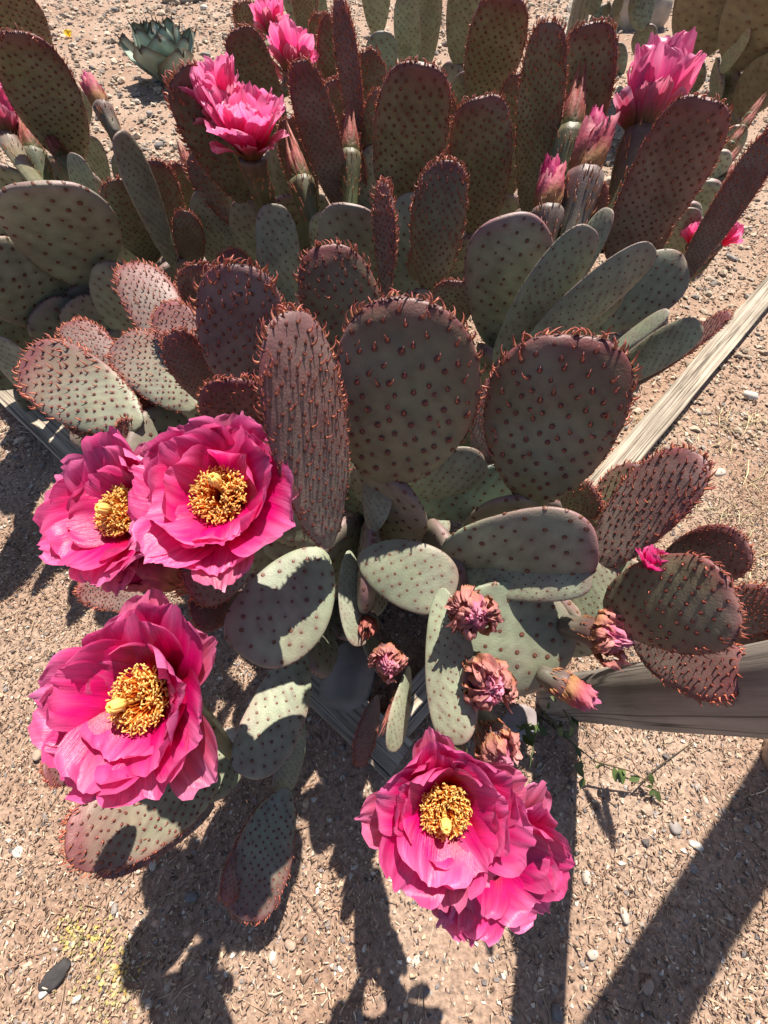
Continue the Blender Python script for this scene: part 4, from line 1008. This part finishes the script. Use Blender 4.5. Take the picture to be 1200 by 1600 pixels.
def furry_column(px, py, tx, ty, w, label):
    g = G(px, py); top = P(tx, ty, ((g - CP) @ CF) / K * .80)
    root = thing('column_cactus', (g[0], g[1], 0), label, 'cactus', 'background cacti')
    R = w * ((g - CP) @ CF) / FPX / 2
    nu, nv = 24, 48; t = np.linspace(0, 1, nu); an = np.arange(nv) / nv * 6.283
    T_, A_ = np.meshgrid(t, an, indexing='ij')
    rad = R * (1 + .10 * np.cos(12 * A_)) * np.sqrt(np.clip(1 - T_**10, .003, 1))
    g0 = np.array([g[0], g[1], -.03])
    V = g0 + (top - g0) * T_[..., None] + np.stack([rad * np.cos(A_), rad * np.sin(A_), 0 * A_], -1)
    c = mixc((.26, .24, .19), (.16, .16, .12), .5 + .5 * np.cos(12 * A_ + 3.14))
    st = link('stem', mesh_np('stem', sub(V.reshape(-1, 3), root), gridq(nu, nv, wrap=True), None, c.reshape(-1, 3)), M_PAD, root)
    r = np.random.default_rng(9); m = 2600
    tt = r.uniform(0, .99, m); aa = np.round(r.uniform(0, 12, m)) / 12 * 6.283 + r.normal(0, .05, m)
    p0 = g0 + (top - g0) * tt[:, None] + np.stack([np.cos(aa), np.sin(aa), 0 * aa], -1) * R * 1.08
    d_ = np.stack([np.cos(aa), np.sin(aa), -.3 + 0 * aa], -1) + .7 * r.normal(size=(m, 3)); L = R * .45
    s_ = np.cross(d_, (0, 0, 1)); s_ /= np.linalg.norm(s_, axis=1)[:, None]
    V = np.stack([p0 + s_ * R * .018, p0 - s_ * R * .018, p0 + d_ * L], 1).reshape(-1, 3)
    link('spines', mesh_np('spines', sub(V, root), None, np.arange(3 * m).reshape(-1, 3), np.tile((.62, .58, .52), (3 * m, 1))), M_SPN, root, kind='stuff')
furry_column(893, 78, 925, -60, 24, 'slender grey column cactus with woolly spines beyond the dark blunt pad')
J = plant_at(965, 40, 'small tufted cactus with tiny green pads on a dusty mound', 'background cacti')
pads(J, [('j1', 962, 28, 968, -6, 16, 2.6, dict(kind='O', leaf=2, ratio=2.0, tint=.7, sup=dict(w=.05))), ('j2', 950, 26, 946, 8, 12, 2.62, dict(kind='O', leaf=2, ratio=1.6, tint=.7)), ('j3', 984, 20, 990, 2, 9, 2.6, dict(kind='O', leaf=2, ratio=1.8, tint=.7))])
rock('mound', 985, 38, 74, 'dusty tan mound of earth under the tufted cactus', (.40, .33, .26), .75, 1.2, .1, rough=.2)

# ---------------------------------------------------------------- weed, petal, lichen
def weed():
    g = G(845, 1125); root = thing('weed', (g[0], g[1], 0), 'straggly green weed with thin stems trailing from the log post onto sunlit soil', 'weed')
    r = np.random.default_rng(77)
    paths = [[(845, 1120, 0), (880, 1150, .05), (930, 1190, .06), (1000, 1225, .03), (1048, 1245, .01)], [(850, 1115, .02), (875, 1140, .07), (905, 1170, .07), (912, 1215, .03)], [(845, 1118, .0), (835, 1150, .05), (828, 1200, .05)],
             [(930, 1190, .06), (985, 1205, .05), (1030, 1232, .02)], [(848, 1115, 0), (868, 1090, .08), (890, 1125, .11), (925, 1150, .09)], [(845, 1120, 0), (800, 1150, .04), (790, 1190, .03)], [(1000, 1225, .03), (1025, 1200, .02), (1085, 1158, .006)]]
    for i, pth in enumerate(paths):
        pts = np.array([G(x, y, z) for x, y, z in pth]); tt = np.linspace(0, len(pts) - 1, 16)
        pts = np.stack([np.interp(tt, np.arange(len(pts)), pts[:, k]) for k in range(3)], -1)
        v, q, f = tube(pts, np.linspace(.0014, .0006, 16), 5)
        green = np.array((.10, .15, .035)) if i not in (0, 3, 6) else np.array((.10, .07, .04))
        st = link('stem', mesh_np('stem', sub(v, root), q, f, np.tile(green, (len(v), 1))), M_LEAF, root)
        for k in range(7 if i != 6 else 0):
            b_ = pts[int(r.integers(4, 16))]; d_ = unit(r.normal(size=3) * (1, 1, .35)); L = r.uniform(.010, .026); s_ = unit(np.cross(d_, (0, 0, 1))); w_ = L * r.uniform(.14, .32)
            t = np.linspace(0, 1, 6); hw = w_ * np.sin(np.pi * (t * .92 + .04)); lft = b_ + d_ * L * t[:, None] - np.array((0, 0, .3)) * L * (t**2)[:, None]
            V = np.stack([lft - s_ * hw[:, None], lft + np.array((0, 0, -.15)) * hw[:, None], lft + s_ * hw[:, None]], 1).reshape(-1, 3)
            link('leaf', mesh_np('leaf', sub(V, root), gridq(6, 3), None, np.tile(np.array((.085, .12, .035)) * r.uniform(.7, 1.3), (len(V), 1))), M_LEAF, st)
weed()
g = G(110, 60); r = np.random.default_rng(3)
yp = thing('fallen_petal', (g[0], g[1], 0), 'crumpled yellow petal lying on gravel by the tall dark pad', 'petal')
ax, e1, e2 = frame((0, 0, 1))
for k in range(3):
    me = petal_mesh('petal', yp, np.array([g[0], g[1], .006]), ax, e1, e2, k * 2.1, .035, .035, 60, 20, .004, 0, .03, ((.7, .42, .02), (.78, .55, .03), (.8, .6, .1)), ruf=.2, seed=k + 5)
    link('petal', me, M_PET, yp)
# yellowish lichen crumbs
x = []; y = []
rl = np.random.default_rng(8)
cx, cy = [], []
for (px_, py_, sd) in [(150, 1470, 26), (185, 1520, 24), (120, 1455, 16), (165, 1560, 30)]:
    q_ = np.array([G(px_ + rl.normal(0, sd), py_ + rl.normal(0, sd)) for _ in range(120)]); cx.append(q_[:, 0]); cy.append(q_[:, 1])
cx = np.concatenate(cx); cy = np.concatenate(cy); n = len(cx)
_old = scatter_xy
scatter_xy = lambda n_, *a_: (cx, cy)
v, f, c = pebbles('lichen', n, (0, 1, 0, 1), .003, .010, rl, [(.48, .32, .10), (.40, .33, .14), (.26, .22, .09), (.46, .38, .24), (.40, .29, .19)])
scatter_xy = _old
v[:, 2] += .003
link('lichen', mesh_np('lichen', v, None, f, c, smooth=False), M_GRV, kind='stuff', label='yellow green lichen crumbs on the straw near the black stone', category='lichen')
